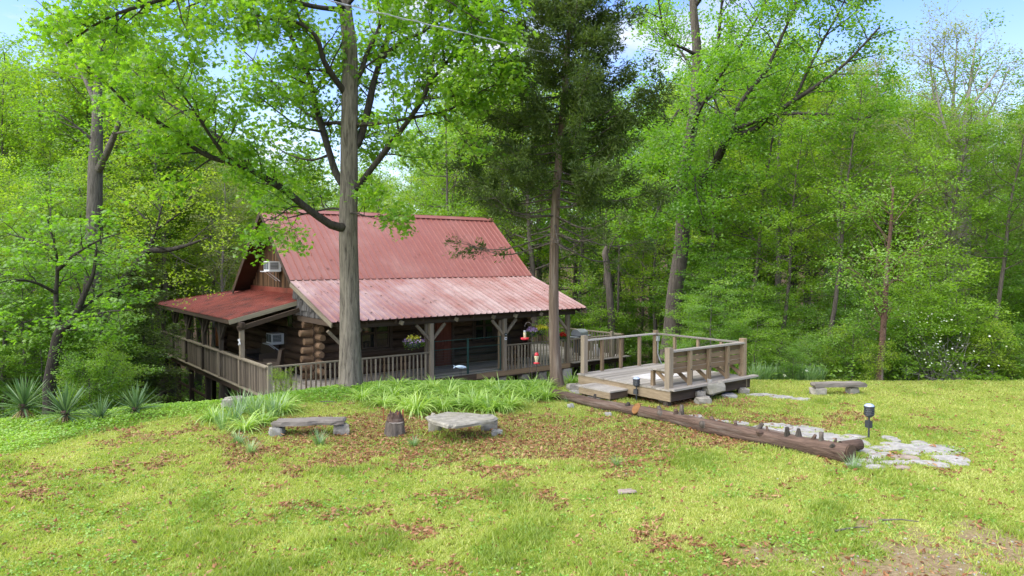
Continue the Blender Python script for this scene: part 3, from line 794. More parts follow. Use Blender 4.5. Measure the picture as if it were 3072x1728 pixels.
def hook_feeder(label, lab2, px, py_top, py_feed, Y, red_low, flip=1):
    top = atY(px, py_top, Y); g0 = gz(top[0], top[1]); H = top[2] - g0
    t = thing('shepherd_hook', lab2, 'garden hook', (top[0], top[1], g0 - .05))
    arc = [(0, 0, 0), (0, 0, H * .5), (0, 0, H - .12)] + [(-flip * .13 * (1 - math.cos(a)), 0, H - .12 + .16 * math.sin(a)) for a in np.linspace(.3, 3.2, 8)]
    tube_obj('rod', [(arc, [.012] * len(arc))], M['hook'], t, 6)
    fx = top[0] - flip * .26; z = atY(px, py_feed, Y)[2]
    f = thing('bird_feeder', label, 'bird feeder', (fx, top[1], z - .2))
    tube_obj('wire', [([(0, 0, .33), (0, 0, H + g0 - z + .12)], [.004, .004])], M['black'], f, 4)
    if red_low:
        lathe('bottle', f, M['cream'], [(.035, .06), (.05, .12), (.055, .25), (.03, .3)], 12); lathe('cap', f, M['steel'], [(.045, .29), (.05, .33), (.0, .34)], 12)
        lathe('dish', f, M['red_plastic'], [(.0, 0), (.1, 0), (.145, .02), (.14, .06), (.05, .075)], 16)
        for k in range(6): cyl('flower_port', f, M['red_plastic'], (.12 * math.cos(k * 1.05), .12 * math.sin(k * 1.05), .065), .06, .03, n=8)
    else:
        lathe('cap', f, M['red_plastic'], [(.0, .4), (.05, .39), (.07, .33), (.08, .29), (.06, .29)], 14)
        lathe('bottle', f, M['cream'], [(.075, .29), (.085, .26), (.05, .12), (.045, .06)], 14)
        lathe('dish', f, M['red_plastic'], [(.04, .07), (.11, .05), (.11, .02), (.0, .01)], 14)
hook_feeder('red hummingbird feeder with a small clear bottle on the taller hook', 'tall rusty shepherd hook holding the upper red feeder', 1596, 966, 1003, 25.5, True)
hook_feeder('yellow bottled hummingbird feeder with red cap near the cedar trunk', 'shorter shepherd hook holding the lower yellow feeder', 1610, 1042, 1075, 24.2, False, -.0001 + 0)
t = thing('plant_hook', 'low thin empty hook left of the yellow feeder', 'garden hook', (*atY(1588, 1125, 23.5)[:2], gz(*atY(1588, 1125, 23.5)[:2])))
H = atY(1588, 1072, 23.5)[2] - t.location.z
tube_obj('rod', [([(0, 0, 0), (0, 0, H * .6), (0, 0, H - .05), (-.05, 0, H), (-.12, 0, H - .01)], [.009] * 5)], M['hook'], t, 6)

p = atY(1382, 1101, 24.0); g0 = gz(p[0], p[1])
t = thing('fish_ornament', 'pale blue fish shaped garden ornament on thin legs before the gate', 'garden ornament', (p[0], p[1], g0))
zz = p[2] - g0
prof = [(.01, -.2), (.035, -.16), (.055, -.08), (.06, 0), (.05, .09), (.025, .15), (.012, .18)]
lathe('fish_body', t, M['blue_ceramic'], prof, 10, (0, 0, zz), (0, R(-85), 0))
V = [(-.16, 0, zz + .01), (-.25, 0, zz + .07), (-.23, .01, zz), (-.25, 0, zz - .05), (-.0, 0, zz + .05), (.06, .0, zz + .09), (.09, 0, zz + .04)]
link('tail_fin', mesh_np('tail_fin', V[:4] + [(x, y + .012, z) for x, y, z in V[:4]], [(0, 1, 2, 3), (4, 7, 6, 5), (0, 4, 5, 1), (0, 3, 7, 4)], [M['blue_ceramic']]), t)
for s in (-1, 1): tube_obj('stake', [([(s * .03, 0, 0), (s * .02, 0, zz - .04)], [.006, .006])], M['black'], t, 5)

# porch furniture
def rocking_chair(u, v, rz):
    t = local_thing('rocking_chair', 'dark slatted rocking chair on the porch right of the gate', 'rocking chair', u, v, 0, rz)
    box('seat', t, M['darkwood'], (0, 0, .42), (.52, .5, .04))
    for s in (-1, 1):
        box('back_post', t, M['darkpost'], (s * .25, .26, .8), (.045, .045, 1.0), (R(-8), 0, 0)); box('front_leg', t, M['darkpost'], (s * .25, -.22, .32), (.045, .045, .6))
        box('armrest', t, M['darkwood'], (s * .27, 0, .63), (.07, .56, .03)); bar('rocker', t, M['darkwood'], (s * .25, -.4, .06), (s * .25, .5, .03), .05, .06)
        box('back_leg', t, M['darkpost'], (s * .25, .22, .24), (.045, .045, .4))
    for k in range(6): box('back_slat', t, M['darkpost'], (-.19 + k * .076, .28, .84), (.035, .02, .74), (R(-8), 0, 0))
    box('top_rail', t, M['darkwood'], (0, .34, 1.25), (.54, .035, .1), (R(-8), 0, 0))
rocking_chair(10.7, 1.1, R(10))
def sofa(label, u, v, rz, wd):
    t = local_thing('porch_sofa', label, 'sofa', u, v, 0, rz)
    box('base', t, M['wicker'], (0, 0, .22), (wd, .72, .3)); box('backrest', t, M['wicker'], (0, .33, .72), (wd, .12, .74), (R(-9), 0, 0))
    for s in (-1, 1): box('arm', t, M['wicker'], (s * (wd / 2 + .05), 0, .36), (.12, .76, .62))
    n = max(1, round(wd / .65))
    for k in range(n): box('seat_cushion', t, M['cushion'], (-wd / 2 + wd / n * (k + .5), -.03, .43), (wd / n - .03, .6, .12))
sofa('brown wicker porch sofa with dark cushions by the log wall', 1.95, 6.6, R(-90), 1.7)
sofa('brown wicker armchair near the front porch corner', 1.35, 3.7, R(-120), .75)
t = local_thing('wooden_cabinet', 'orange brown wooden cabinet standing at the back corner of the porch', 'cabinet', 2.9, 14.3, 0)
box('body', t, M['cabinet'], (0, 0, .85), (1.1, .7, 1.7)); box('top', t, M['cabinet'], (0, 0, 1.73), (1.16, .76, .05)); box('slot', t, M['black'], (-.56, 0, 1.2), (.02, .4, .16)); box('base', t, M['darkwood'], (0, 0, .06), (1.14, .74, .1))
box('meter_box', t, M['grille'], (-.62, .05, 1.95), (.16, .42, .62))
t = local_thing('star_ornament', 'small white star ornament hung on the first left porch post', 'ornament', -.1, 2.7, 1.55)
for k in range(4): bar('point', t, M['white'], (0, 0, 0), (-.02, .13 * math.cos(k * 1.57 + .6), .13 * math.sin(k * 1.57 + .6)), .02, .05)
for i, (h, m, s) in enumerate(((1.42, 'black', .1), (1.26, 'white', .09))):
    t = local_thing('post_sign', ('small black plaque on the porch post right of the gate', 'small white box below the black plaque on the gate post')[i], ('plaque', 'switch box')[i], 9.5, -.1, h)
    box('body', t, M[m], (0, 0, 0), (.1, .03, s * 1.2)); box('face', t, M['steel' if i == 0 else 'grille'], (0, -.019, 0), (.06, .008, s * .5))
# grill on the side deck
t = local_thing('gas_grill', 'grey lidded gas grill standing on the side deck behind the railing', 'grill', 14.9, 1.3, 0, R(15))
box('cart_panel', t, M['grille'], (0, 0, .42), (.5, .42, .6)); box('firebox', t, M['black'], (0, 0, .82), (.66, .48, .2))
V = [(-.34, y, .93 + z) for y, z in ((-.25, 0), (-.24, .16), (-.1, .27), (.15, .26), (.25, .12), (.25, 0))]; V += [(-x, y, z) for x, y, z in V]
link('lid', mesh_np('lid', V, [(0, 1, 2, 3), (0, 3, 4, 5), (9, 8, 7, 6), (11, 10, 9, 6)] + [(i, 6 + i, 6 + (i + 1) % 6, (i + 1) % 6) for i in range(6)], [M['steel']]), t)
bar('handle', t, M['steel'], (-.26, -.3, 1.06), (.26, -.3, 1.06), .03, .03)
for s in (-1, 1):
    box('side_shelf', t, M['steel'], (s * .52, 0, .88), (.36, .42, .03))
    for q in (-1, 1): box('leg', t, M['black'], (s * .27, q * .19, .2), (.04, .04, .4))
for k in range(3): cyl('knob', t, M['steel'], (-.2 + k * .2, -.26, .82), .05, .04, (R(90), 0, 0), 8)
t = local_thing('gas_tank', 'white gas cylinder standing beside the grill on the side deck', 'gas cylinder', 15.25, .55, 0)
lathe('tank', t, M['white'], [(.1, 0), (.14, .02), (.155, .1), (.155, .32), (.12, .42), (.05, .46)], 14); lathe('collar', t, M['white'], [(.1, .42), (.1, .54), (.09, .54), (.09, .43)], 12)

# ------------------------------------------------------------------ the deck platform with its bench
plat = thing('deck_platform', 'square weathered deck platform with a rail and built-in bench', 'deck', (*W(0, 0)[:2], 0), HRZ)
PZ = .42; PU0, PU1, PV0, PV1 = 5.85, 9.12, -11.5, -8.2
for k in range(22):
    v = PV0 + .075 + k * .15
    box('deck_board', plat, M['deck'], ((PU0 + PU1) / 2 + random.uniform(-.01, .01), v, PZ - .02 + random.uniform(-.003, .003)), (PU1 - PU0 + .08, .142, .04))
box('fascia', plat, M['decktan'], (PU0 + .01, (PV0 + PV1) / 2, PZ - .17), (.04, PV1 - PV0 - .04, .25)); box('fascia', plat, M['darkwood'], ((PU0 + PU1) / 2 + .1, PV0 + .08, PZ - .18), (PU1 - PU0 + .1, .04, .26))  # front fascia in darker wood: the shade on that face is put into its colour
box('fascia', plat, M['decktan'], (PU1 - .02, (PV0 + PV1) / 2, PZ - .17), (.04, PV1 - PV0 - .1, .25)); box('fascia', plat, M['decktan'], ((PU0 + PU1) / 2, PV1 - .02, PZ - .17), (PU1 - PU0 - .1, .04, .25))
box('nosing', plat, M['deck'], ((PU0 + PU1) / 2 + .12, PV0 - .04, PZ + .006), (PU1 - PU0 + .3, .17, .05))
for u, v in ((PU0 + .1, PV0 + .2), (PU0 + .1, PV1 - .1), (PU1 - .1, PV0 + .2), (PU1 - .1, PV1 - .1)): box('foot', plat, M['darkpost'], (u, v, .08), (.14, .14, .4))
def ppost(u, v, h, sz, m='postgrey', name='rail_post'): return box(name, plat, M[m], (u, v, PZ + h / 2), (sz, sz, h))
ppost(PU0 + .16, PV1 - .08, 1.06, .14); ppost(PU1 - .06, PV1 - .06, 1.02, .12, 'postbrown'); ppost(PU1 - .06, PV0 + .16, 1.04, .15, 'postbrown'); ppost(PU0 + .06, PV0 + .12, 1.02, .15)
for u in (6.72, 7.5, 8.3): ppost(u, PV1 - .08, .9, .08, 'postbrown')
for v in (-9.0, -9.85, -10.65): ppost(PU1 - .06, v, .88, .08, 'postbrown')
bar('top_rail', plat, M['deck'], (PU0 + .2, PV1 - .08, PZ + .92), (PU1, PV1 - .08, PZ + .92), .13, .04); bar('top_rail', plat, M['deck'], (PU1 - .06, PV1, PZ + .921), (PU1 - .06, PV0 + .2, PZ + .921), .13, .04)
bar('top_rail', plat, M['deck'], (PU0 + .1, PV0 + .13, PZ + .925), (PU1 - .1, PV0 + .13, PZ + .925), .14, .045)
for k in range(4): box('back_slat', plat, M['deckbrown'], ((PU0 + PU1) / 2, PV0 + .19 + .012 * k, PZ + .41 + k * .135 + random.uniform(-.004, .004)), (PU1 - PU0 - .1, .03, .118), (0, random.uniform(-.003, .003), 0))
for u in (6.72, 7.5, 8.3):
    ppost(u, PV0 + .12, .9, .09, 'postbrown', 'bench_upright')
    cyl('bolt', plat, M['black'], (u, PV0 + .068, PZ + .42), .03, .012, (R(90), 0, 0), 8)
for u in (6.05, 6.76, 7.54, 8.34, 8.98):
    bar('seat_bearer', plat, M['postbrown'], (u, PV0 + .1, PZ + .38), (u, PV0 + .72, PZ + .38), .045, .09)
    bar('bench_brace', plat, M['deckbrown'], (u, PV0 + .16, PZ + .06), (u, PV0 + .62, PZ + .36), .045, .09)
for u in (6.0, 7.5, 8.95): box('bench_leg', plat, M['postbrown'], (u, PV0 + .7, PZ + .19), (.09, .09, .38))
for k in range(4): box('seat_board', plat, M['deck'], ((PU0 + PU1) / 2, PV0 + .27 + k * .14, PZ + .445), (PU1 - PU0 - .05, .13, .04))
# step
stp = thing('wooden_step', 'low wooden step against the left side of the deck platform', 'step', (*W(5.5, -9.5)[:2], 0), HRZ)
for k in range(8): box('step_board', stp, M['deck'], (.04, -.53 + k * .15, .235), (.74, .142, .04))
box('riser', stp, M['decktan'], (-.29, 0, .13), (.04, 1.14, .17)); box('riser', stp, M['darkwood'], (.04, -.56, .13), (.62, .04, .17)); box('riser', stp, M['darkwood'], (.04, .56, .13), (.62, .04, .17))
for s in (-1, 1): box('foot', stp, M['darkpost'], (-.22, s * .45, .03), (.1, .1, .1))
t = thing('deck_mat', 'pale flat sheet lying on the deck platform boards', 'mat', (*W(7.35, -9.9)[:2], PZ + .002), HRZ + R(4))
box('sheet', t, M['mat'], (0, 0, .01), (1.5, .8, .016))
t = thing('outlet_box', 'grey outlet box with conduit on the back corner post', 'outlet box', (*W(PU1 - .06, PV1 - .15)[:2], PZ), HRZ)
box('cover', t, M['steel'], (-.02, -.02, .78), (.1, .06, .16)); tube_obj('conduit', [([(-.02, -.02, .7), (-.02, -.02, .3), (.02, -.06, .12), (.06, -.1, .01)], [.014] * 4)], M['steel'], t, 6)

# ------------------------------------------------------------------ rocks, flagstones, benches, stump, fallen log, lamps
def rock_mesh(name, sx_, sy_, sz_, seed, mat, n=10, m=7):
    g = np.random.default_rng(seed); V = []
    ph = g.uniform(0, 6.28, 6)
    for i in range(m):
        t_ = math.pi * i / (m - 1)
        for j in range(n):
            a = 2 * math.pi * j / n
            d = np.array([math.sin(t_) * math.cos(a), math.sin(t_) * math.sin(a), math.cos(t_)])
            d = np.sign(d) * np.abs(d) ** .38
            r_ = 1 + .10 * math.sin(2 * a + ph[0] + t_) + .09 * math.sin(3 * a + ph[1]) + g.normal(0, .06)
            V.append(d * r_ * [sx_ / 2, sy_ / 2, sz_ / 2])
    Fc = [(i * n + j, (i + 1) * n + j, (i + 1) * n + (j + 1) % n, i * n + (j + 1) % n) for i in range(m - 1) for j in range(n)]
    return mesh_np(name, V, Fc, [mat])
def slab_mesh(name, poly, th, mat, seed=0, rough=.03):
    """irregular flat stone from an outline: jagged edge, uneven top"""
    g = np.random.default_rng(seed); P = np.asarray(poly, float); pts = []
    for i in range(len(P)):
        a, b = P[i], P[(i + 1) % len(P)]
        for t_ in (0, .33, .66): pts.append(a + (b - a) * t_ + g.normal(0, rough, 2) * (t_ > 0))
    pts = np.array(pts); n = len(pts); c = pts.mean(0); V = []
    for s, z in ((1.0, 0), (1.02, th * .55), (.97, th)): 
        for q in pts: V.append((*(c + (q - c) * s + g.normal(0, rough * .3, 2)), z + g.normal(0, th * .05)))
    for q in pts: V.append((*(c + (q - c) * .5), th * 1.03 + g.normal(0, th * .06)))
    V.append((*c, th * 1.04)); V.append((*c, 0))
    Fc = [(k * n + i, k * n + (i + 1) % n, (k + 1) * n + (i + 1) % n, (k + 1) * n + i) for k in range(3) for i in range(n)]
    me = bpy.data.meshes.new(name)
    me.from_pydata([tuple(map(float, v)) for v in V], [], Fc + [(3 * n + i, 3 * n + (i + 1) % n, 4 * n) for i in range(n)] + [((i + 1) % n, i, 4 * n + 1) for i in range(n)])
    me.materials.append(mat); return me

path = thing('stone_path', 'path of pale flat stones crossing the lawn', None); path['kind'] = 'structure'
FS = [(2285, 1290, 40, 9), (2400, 1286, 66, 10), (2415, 1303, 42, 7), (2345, 1307, 34, 7), (2482, 1311, 54, 13), (2572, 1322, 32, 10), (2673, 1312, 18, 7), (2683, 1329, 34, 7), (2655, 1342, 42, 6), (2795, 1342, 82, 14),
      (2845, 1370, 50, 11), (2806, 1388, 36, 8), (2876, 1384, 28, 8), (2600, 1383, 28, 7), (2665, 1386, 33, 6), (2712, 1369, 44, 7), (2640, 1361, 36, 6), (2560, 1344, 36, 6), (2478, 1335, 38, 6), (2625, 1398, 32, 5), (2700, 1400, 28, 5),
      (2228, 1268, 24, 5), (2155, 1262, 35, 6), (1862, 1221, 24, 4), (2190, 1182, 22, 6), (2283, 1183, 44, 4), (2345, 1189, 38, 4), (2405, 1196, 30, 4), (1790, 1188, 36, 6), (1735, 1172, 28, 6), (2760, 1322, 26, 5), (2735, 1357, 30, 5), (2330, 1275, 44, 6), (2265, 1305, 40, 7), (2430, 1322, 40, 6), (2520, 1338, 34, 6), (2560, 1306, 30, 6), (2595, 1352, 34, 6), (2760, 1384, 36, 7), (2560, 1392, 26, 5), (2705, 1385, 26, 5), (2630, 1372, 30, 5), (2345, 1291, 30, 5), (2085, 1248, 30, 5)]
for i, (x, y, a, b) in enumerate(FS):
    k_ = 1.24 if i < 12 else 1.05; a *= k_; b *= k_ * 1.06
    c = atz(x, y, .03); l, r_, f, k = atz(x - a, y, .03), atz(x + a, y, .03), atz(x, y + b, .03), atz(x, y - b, .03)
    hw = (r_[0] - l[0]) / 2; hd = max(.14, (k[1] - f[1]) / 2); g = np.random.default_rng(i)
    m_ = 7; an = np.sort((np.arange(m_) + g.uniform(-.3, .3, m_)) * 2 * np.pi / m_)
    poly = [(hw * math.cos(q) * g.uniform(.85, 1.12), hd * math.sin(q) * g.uniform(.85, 1.12)) for q in an]
    o = link('flagstone', slab_mesh('flagstone', poly, .07, M['flagred' if i in (20, 15, 23) else 'flag'], i, .02), path, (c[0], c[1], gz(c[0], c[1]) - .052), (random.gauss(0, .012), random.gauss(0, .015), 0))
def rock(label, px, py, wpx, s, rz=0, tilt=0, lift=0.0, m='stone', seed=0):
    p = onground(px, py); wd = wpx * p[1] / F
    return tag(link('rock', rock_mesh('rock', wd, wd * s[0], wd * s[1], seed, M[m]), None, (p[0], p[1], p[2] + wd * s[1] * .35 + lift), (tilt, tilt * .4, rz)), label, 'rock', 'loose rocks round the deck platform')
rock('large tilted brown fieldstone leaning on the front of the deck platform', 2136, 1197, 70, (.75, .5), R(25), R(-16), .16, 'benchstone', 3)
rock('square grey stone under the large tilted fieldstone', 2100, 1203, 28, (.8, .6), .2, 0, .14, 'stone', 4)
rock('bluish grey stone on the grass below the large fieldstone', 2110, 1210, 52, (.7, .45), .1, 0, 0, 'stone', 5)
rock('fist sized white stone on top of the large fieldstone', 2128, 1197, 15, (.9, .8), 0, 0, .42, 'flag', 6)
rock('pale pointed rock beyond the right corner of the deck platform', 2231, 1181, 30, (.7, .7), .4, .2, 0, 'stone', 7)
rock('pale flat rock half buried beside the large fieldstone', 2190, 1192, 42, (.6, .2), .1, 0, 0, 'flag', 8)
rock('mossy brown rock below the front corner post of the platform', 2005, 1203, 60, (.6, .3), .3, 0, 0, 'benchstone', 9)
rock('rounded rock at the foot of the wooden step', 1852, 1184, 46, (.7, .45), .3, 0, 0, 'benchstone', 10)
rock('long grey rock between the cedar and the wooden step', 1730, 1166, 60, (.6, .3), .3, 0, 0, 'stone', 11)
rock('small pale stone in front of the fallen log', 1825, 1246, 18, (.8, .6), .3, 0, 0, 'flag', 12)
rock('small pale stone beside the upper end of the fallen log', 1712, 1222, 20, (.8, .6), .3, 0, 0, 'flag', 13)
rock('white stone beside the right foot of the slab bench', 1490, 1304, 36, (.6, .5), .5, .1, 0, 'flag', 14)
rock('buried grey boulder among the iris leaves left of the bench', 700, 1222, 70, (.6, .5), .3, 0, 0, 'stone', 15)
rock('flat pale stone in the lawn before the fallen log', 1880, 1478, 60, (.5, .15), .2, 0, 0, 'flagred', 16)

# left bench: brown slab on two blocks
def bench(label, c, rz, poly, th, top, mat, feet, seed):
    t = thing('stone_bench', label, 'bench', (c[0], c[1], gz(c[0], c[1])), rz)
    link('slab', slab_mesh('slab', poly, th, M[mat], seed, .025), t, (0, 0, top - th))
    for i, (x, y, sx_, sy_, m_) in enumerate(feet):
        h = top - th + .03; link('support_stone', rock_mesh('support_stone', sx_, sy_, h, seed * 7 + i, M[m_]), t, (x, y, h / 2 - .055), (0, 0, .2 * i))
    return t
c = atz(930, 1300); bench('brown weathered slab bench left of the tree stump', c, R(7), [(-.72, -.2), (-.2, -.23), (.3, -.2), (.7, -.22), (.72, .14), (.2, .2), (-.3, .18), (-.68, .16)], .085, .30, 'benchwood', [(-.64, -.1, .28, .26, 'flag'), (.64, -.02, .30, .28, 'stone')], 31)
c = atz(1383, 1296); bench('pale grey stone slab bench right of the tree stump', c, R(0), [tuple(atz(a, b, .40)[:2] - atz(1383, 1296)[:2]) for a, b in ((1279, 1250), (1290, 1257), (1345, 1276), (1368, 1275), (1480, 1259), (1490, 1252), (1440, 1243), (1340, 1236))], .075, .40, 'benchstone', [(-.56, .2, .28, .3, 'benchstone'), (.58, .14, .36, .32, 'benchstone')], 32)
c = atz(2513, 1183); bench('low weathered plank bench at the far edge of the lawn', c, R(3), [(-.7, -.16), (.1, -.18), (.72, -.15), (.7, .12), (.0, .16), (-.68, .13)], .11, .30, 'benchwood', [(-.55, -.02, .42, .3, 'stone'), (.4, .02, .3, .26, 'benchstone')], 33)

p = atz(1186, 1300)
t = thing('tree_stump', 'sawn tree stump with a splintered upright side between the benches', 'stump', (p[0], p[1], gz(p[0], p[1])))
def ragged(r0, h0, seed, mat, name, hj, n=18, r1=.85):
    g = np.random.default_rng(seed); a = np.arange(n) * 2 * np.pi / n; rr = r0 * (1 + g.normal(0, .05, n)); V = []
    tops = h0 + (g.uniform(0, 1, n) ** 2) * hj
    for s, z in ((1.12, -.05), (1.0, .1), (r1, None), (r1 * .7, 'in')):
        for j in range(n): V.append((rr[j] * s * math.cos(a[j]), rr[j] * s * math.sin(a[j]), tops[j] if z is None else (h0 * .97 if z == 'in' else z)))
    V.append((0, 0, h0 * .96)); me = bpy.data.meshes.new(name)
    me.from_pydata(V, [], [(k * n + i, k * n + (i + 1) % n, (k + 1) * n + (i + 1) % n, (k + 1) * n + i) for k in range(3) for i in range(n)] + [(3 * n + i, 3 * n + (i + 1) % n, 4 * n) for i in range(n)])
    me.materials.append(mat); return me
link('trunk', ragged(.21, .28, 5, M['bark_forest'], 'trunk', .03), t); cyl('cut_face', t, M['benchwood'], (.02, -.02, .272), .3, .02)
link('splinter', ragged(.17, .16, 6, M['bark_log'], 'splinter', .18), t, (-.02, .1, .22))
for x, y, h in ((.13, .1, .2), (.02, .16, .12)): bar('shard', t, M['cabinet'], (x, y, .25), (x + .02, y, .32 + h), .05, .03)
p = onground(1150, 1262); t = thing('rusty_stake', 'thin rusty orange stake standing behind the tree stump', 'stake', p); tube_obj('rod', [([(0, 0, -.05), (.01, 0, .15), (0, 0, .3)], [.015, .013, .008])], M['cabinet'], t, 5)

# fallen log
A_, B_ = atz(1640, 1188), atz(2560, 1392)
t = thing('fallen_log', 'long fallen cedar log with knotty stubs lying across the lawn', 'log', (0, 0, 0))
ctl = []
for k in range(9):
    s = k / 8; q = A_ + (B_ - A_) * s; r_ = .115 + .043 * s + (.015 if k == 8 else 0)
    ctl.append([q[0] + .05 * math.sin(k * 2.1), q[1] + .05 * math.cos(k * 1.7), gz(q[0], q[1]) + r_ * .85, r_])
S_ = spline(ctl, 70); V, Fc = tubes([(S_[:, :3], S_[:, 3])], 22)
LM_ = Matrix.Translation(Vector(A_)) @ Vector(B_ - A_).to_track_quat('X', 'Z').to_matrix().to_4x4(); LI_ = np.array(LM_.inverted())
g = np.random.default_rng(77); cc = np.repeat(S_[:, :3], 22, 0); ang_ = np.tile(np.arange(22), 70); al = np.repeat(np.arange(70), 22)
lump = 1 + .06 * np.sin(ang_ * .57 + al * .11) + .34 * (fbm(ang_ * 1.0, al * .06, 1.0, 5) - .5) + .20 * (fbm(ang_ * .8, al * .35, 1.0, 8) - .5)
V = cc + (V - cc) * lump[:, None]; V = V @ LI_[:3, :3].T + LI_[:3, 3]; o = link('trunk', mesh_np('trunk', V, Fc, [M['bark_log']], smooth_=True), t); o.matrix_local = LM_
dA = unit(B_ - A_)
for e, m_ in ((0, 'bark_log'), (-1, 'logbody')):
    o = cyl('sawn_end', t, M[m_], S_[e, :3] + dA * (.0 if e else 0), S_[e, 3] * 1.96, .05, n=18); o.rotation_euler = Vector(dA).to_track_quat('Z', 'Y').to_euler()
side = np.array([-dA[1], dA[0], 0])
for s, th_, ln, r_ in ((.22, 1.9, .12, .035), (.35, 1.2, .1, .05), (.47, 1.75, .1, .05), (.485, .6, .07, .055), (.53, 1.2, .12, .05), (.545, 1.55, .24, .048), (.565, 1.3, .1, .02), (.66, 1.8, .15, .05), (.63, .5, .08, .06), (.72, 1.5, .11, .035), (.755, 1.9, .2, .05), (.79, .7, .09, .05), (.81, 1.5, .12, .022), (.845, 1.4, .17, .045), (.875, 1.7, .17, .05), (.91, 1.4, .15, .035), (.935, 1.5, .18, .038), (.96, .8, .08, .04), (.965, 1.6, .1, .025)):
    i = min(69, int(s * 69)); c0 = S_[i, :3]; d = side * math.cos(th_) * -1 + np.array([0, 0, 1]) * math.sin(th_) + dA * random.uniform(-.75, .75); d = unit(d)
    b = c0 + d * (S_[i, 3] * .8); e = c0 + d * (S_[i, 3] + ln * .8)
    o = tube_obj('branch_stub', [([b, (b + e) / 2, e, e + d * .004], [r_ * 1.5, r_ * 1.05, r_ * random.uniform(.55, 1.15), .002])], M[random.choice(['bark_log', 'bark_dark', 'bark_forest'])], t, 8)
i = int(.40 * 69); nrm = unit(-side * .75 + np.array([0, 0, .65]))
o = cyl('cut_scar', t, M['scar'], S_[i, :3] + nrm * (S_[i, 3] * .84), .34, .05, n=11, r2=.9); o.rotation_euler = Vector(nrm).to_track_quat('Z', 'Y').to_euler(); o.scale = (.20, .30, .07)
p = onground(2590, 1370); q = tag(tube_obj('log_chunk', [([(-.2, 0, .16), (0, .02, .17), (.2, .06, .19), (.21, .06, .19)], [.1, .11, .1, .005])], M['bark_log'], None, 12), 'short broken log chunk behind the near end of the fallen log', 'log'); q.location = p + np.array([-.1, .25, -.04])
for k in range(2):
    o = cyl('split_end', q, M['benchwood'], (.2, .06, .19), .19, .02, (0, R(90), 0), 12) if k == 0 else None

def path_lamp(label, px, py, scale=1.0):
    p = onground(px, py); t = thing('path_lamp', label, 'garden lamp', p, random.uniform(0, 3), 'path lamps on stakes'); t.scale = (scale,) * 3
    cyl('stake', t, M['blackplastic'], (0, 0, .22), .035, .5); box('battery_box', t, M['blackplastic'], (.03, -.02, .27), (.11, .09, .14)); box('switch', t, M['grille'], (.03, -.068, .28), (.05, .012, .05))
    lathe('lamp_base', t, M['blackplastic'], [(.0, .42), (.04, .42), (.085, .45), (.095, .47), (.0, .47)], 16)
    cyl('lamp_core', t, M['steel'], (0, 0, .55), .13, .16, n=14)
    for k in range(4): lathe('louvre_ring', t, M['blackplastic'], [(.07, .475 + k * .042), (.098, .478 + k * .042), (.102, .502 + k * .042), (.07, .508 + k * .042)], 16)
    lathe('cap', t, M['glowpanel'], [(.098, .645), (.092, .665), (.06, .69), (.0, .70)], 16); lathe('cap_rim', t, M['blackplastic'], [(.07, .632), (.105, .635), (.105, .648), (.07, .65)], 16)
path_lamp('black louvred lamp on a stake standing among the flagstones', 2606, 1313)
path_lamp('black louvred lamp on a stake in front of the wooden step', 1909, 1204, .9)

# overhead line
pts = [atY(300, -210, 5.5), atY(985, 0, 11), atY(1301, 77, 14), atY(1555, 138, 17.5), atY(1853, 210, 22), atY(2052, 257, 26), atY(2510, 359, 40), atY(2800, 415, 60)]
S_ = spline(pts, 60)
t = thing('overhead_cable', 'thin pale overhead cable sloping across the treetops', 'cable', S_[0]); o0 = S_[0]
tw = np.linspace(0, 150, 400); S2 = spline(S_, 400)
tube_obj('wire', [(S2 - o0, [.008] * 400)], M['cable'], t, 5)
tube_obj('wire', [(S2 - o0 + np.stack([.02 * np.cos(tw), tw * 0, .02 * np.sin(tw)], 1), [.005] * 400)], M['cable'], t, 4)
#@@PLANTS
# ------------------------------------------------------------------ tree building
def foliage_on(tips, per, rad, g, flat=.6):
    """leaf positions in loose clumps round the twig ends"""
    T = np.asarray(tips, float); n = len(T)
    P = np.repeat(T, per, 0)
    d = g.normal(0, 1, P.shape); d *= (g.uniform(.15, 1, len(P)) ** .6 / (np.linalg.norm(d, axis=1) + 1e-9))[:, None]
    d[:, 2] *= flat
    clump = np.repeat(g.uniform(0, 1, n), per)
    return P + d * rad, clump
def side_branches(paths, pts, rad, n, lmin, lmax, g, t0=.25, up=.15, sub=4, sublen=.7, tips=None, twig_r=.006, horiz=.0):
    """secondary limbs off a limb, and twigs off those; collects twig ends"""
    m = len(pts)
    for q in range(n):
        t = t0 + (1 - t0) * (q + g.uniform(0, 1)) / n; i = min(m - 2, int(t * (m - 1)))
        tg = unit(pts[i + 1] - pts[i]); o = g.normal(0, 1, 3); o -= tg * (o @ tg); o = unit(o); o[2] *= (1 - horiz)
        d = unit(tg * g.uniform(.3, .9) + o * g.uniform(.6, 1.1) + np.array([0, 0, up]))
        ln = g.uniform(lmin, lmax) * (1 - .35 * t)
        b = wiggle(pts[i], pts[i] + d * ln, 5, ln * .06, g); r_ = min(rad[i] * .6, .012 + ln * .012)
        paths.append((b, np.linspace(r_, r_ * .3, 5), 5))
        for s in range(sub):
            j = g.integers(1, 5); o2 = g.normal(0, 1, 3); o2[2] *= .6 * (1 - horiz); d2 = unit(d * .8 + unit(o2) * .9 + np.array([0, 0, up * .5])); l2 = sublen * g.uniform(.5, 1.2)
            e = b[j] + d2 * l2
            paths.append(([b[j], (b[j] + e) / 2 + g.normal(0, .04 * l2, 3), e], [max(twig_r, r_ * .35), twig_r, twig_r * .5], 3)); tips.append(e)
            if g.random() < .5: tips.append((b[j] + e) / 2)
        tips.append(b[-1])

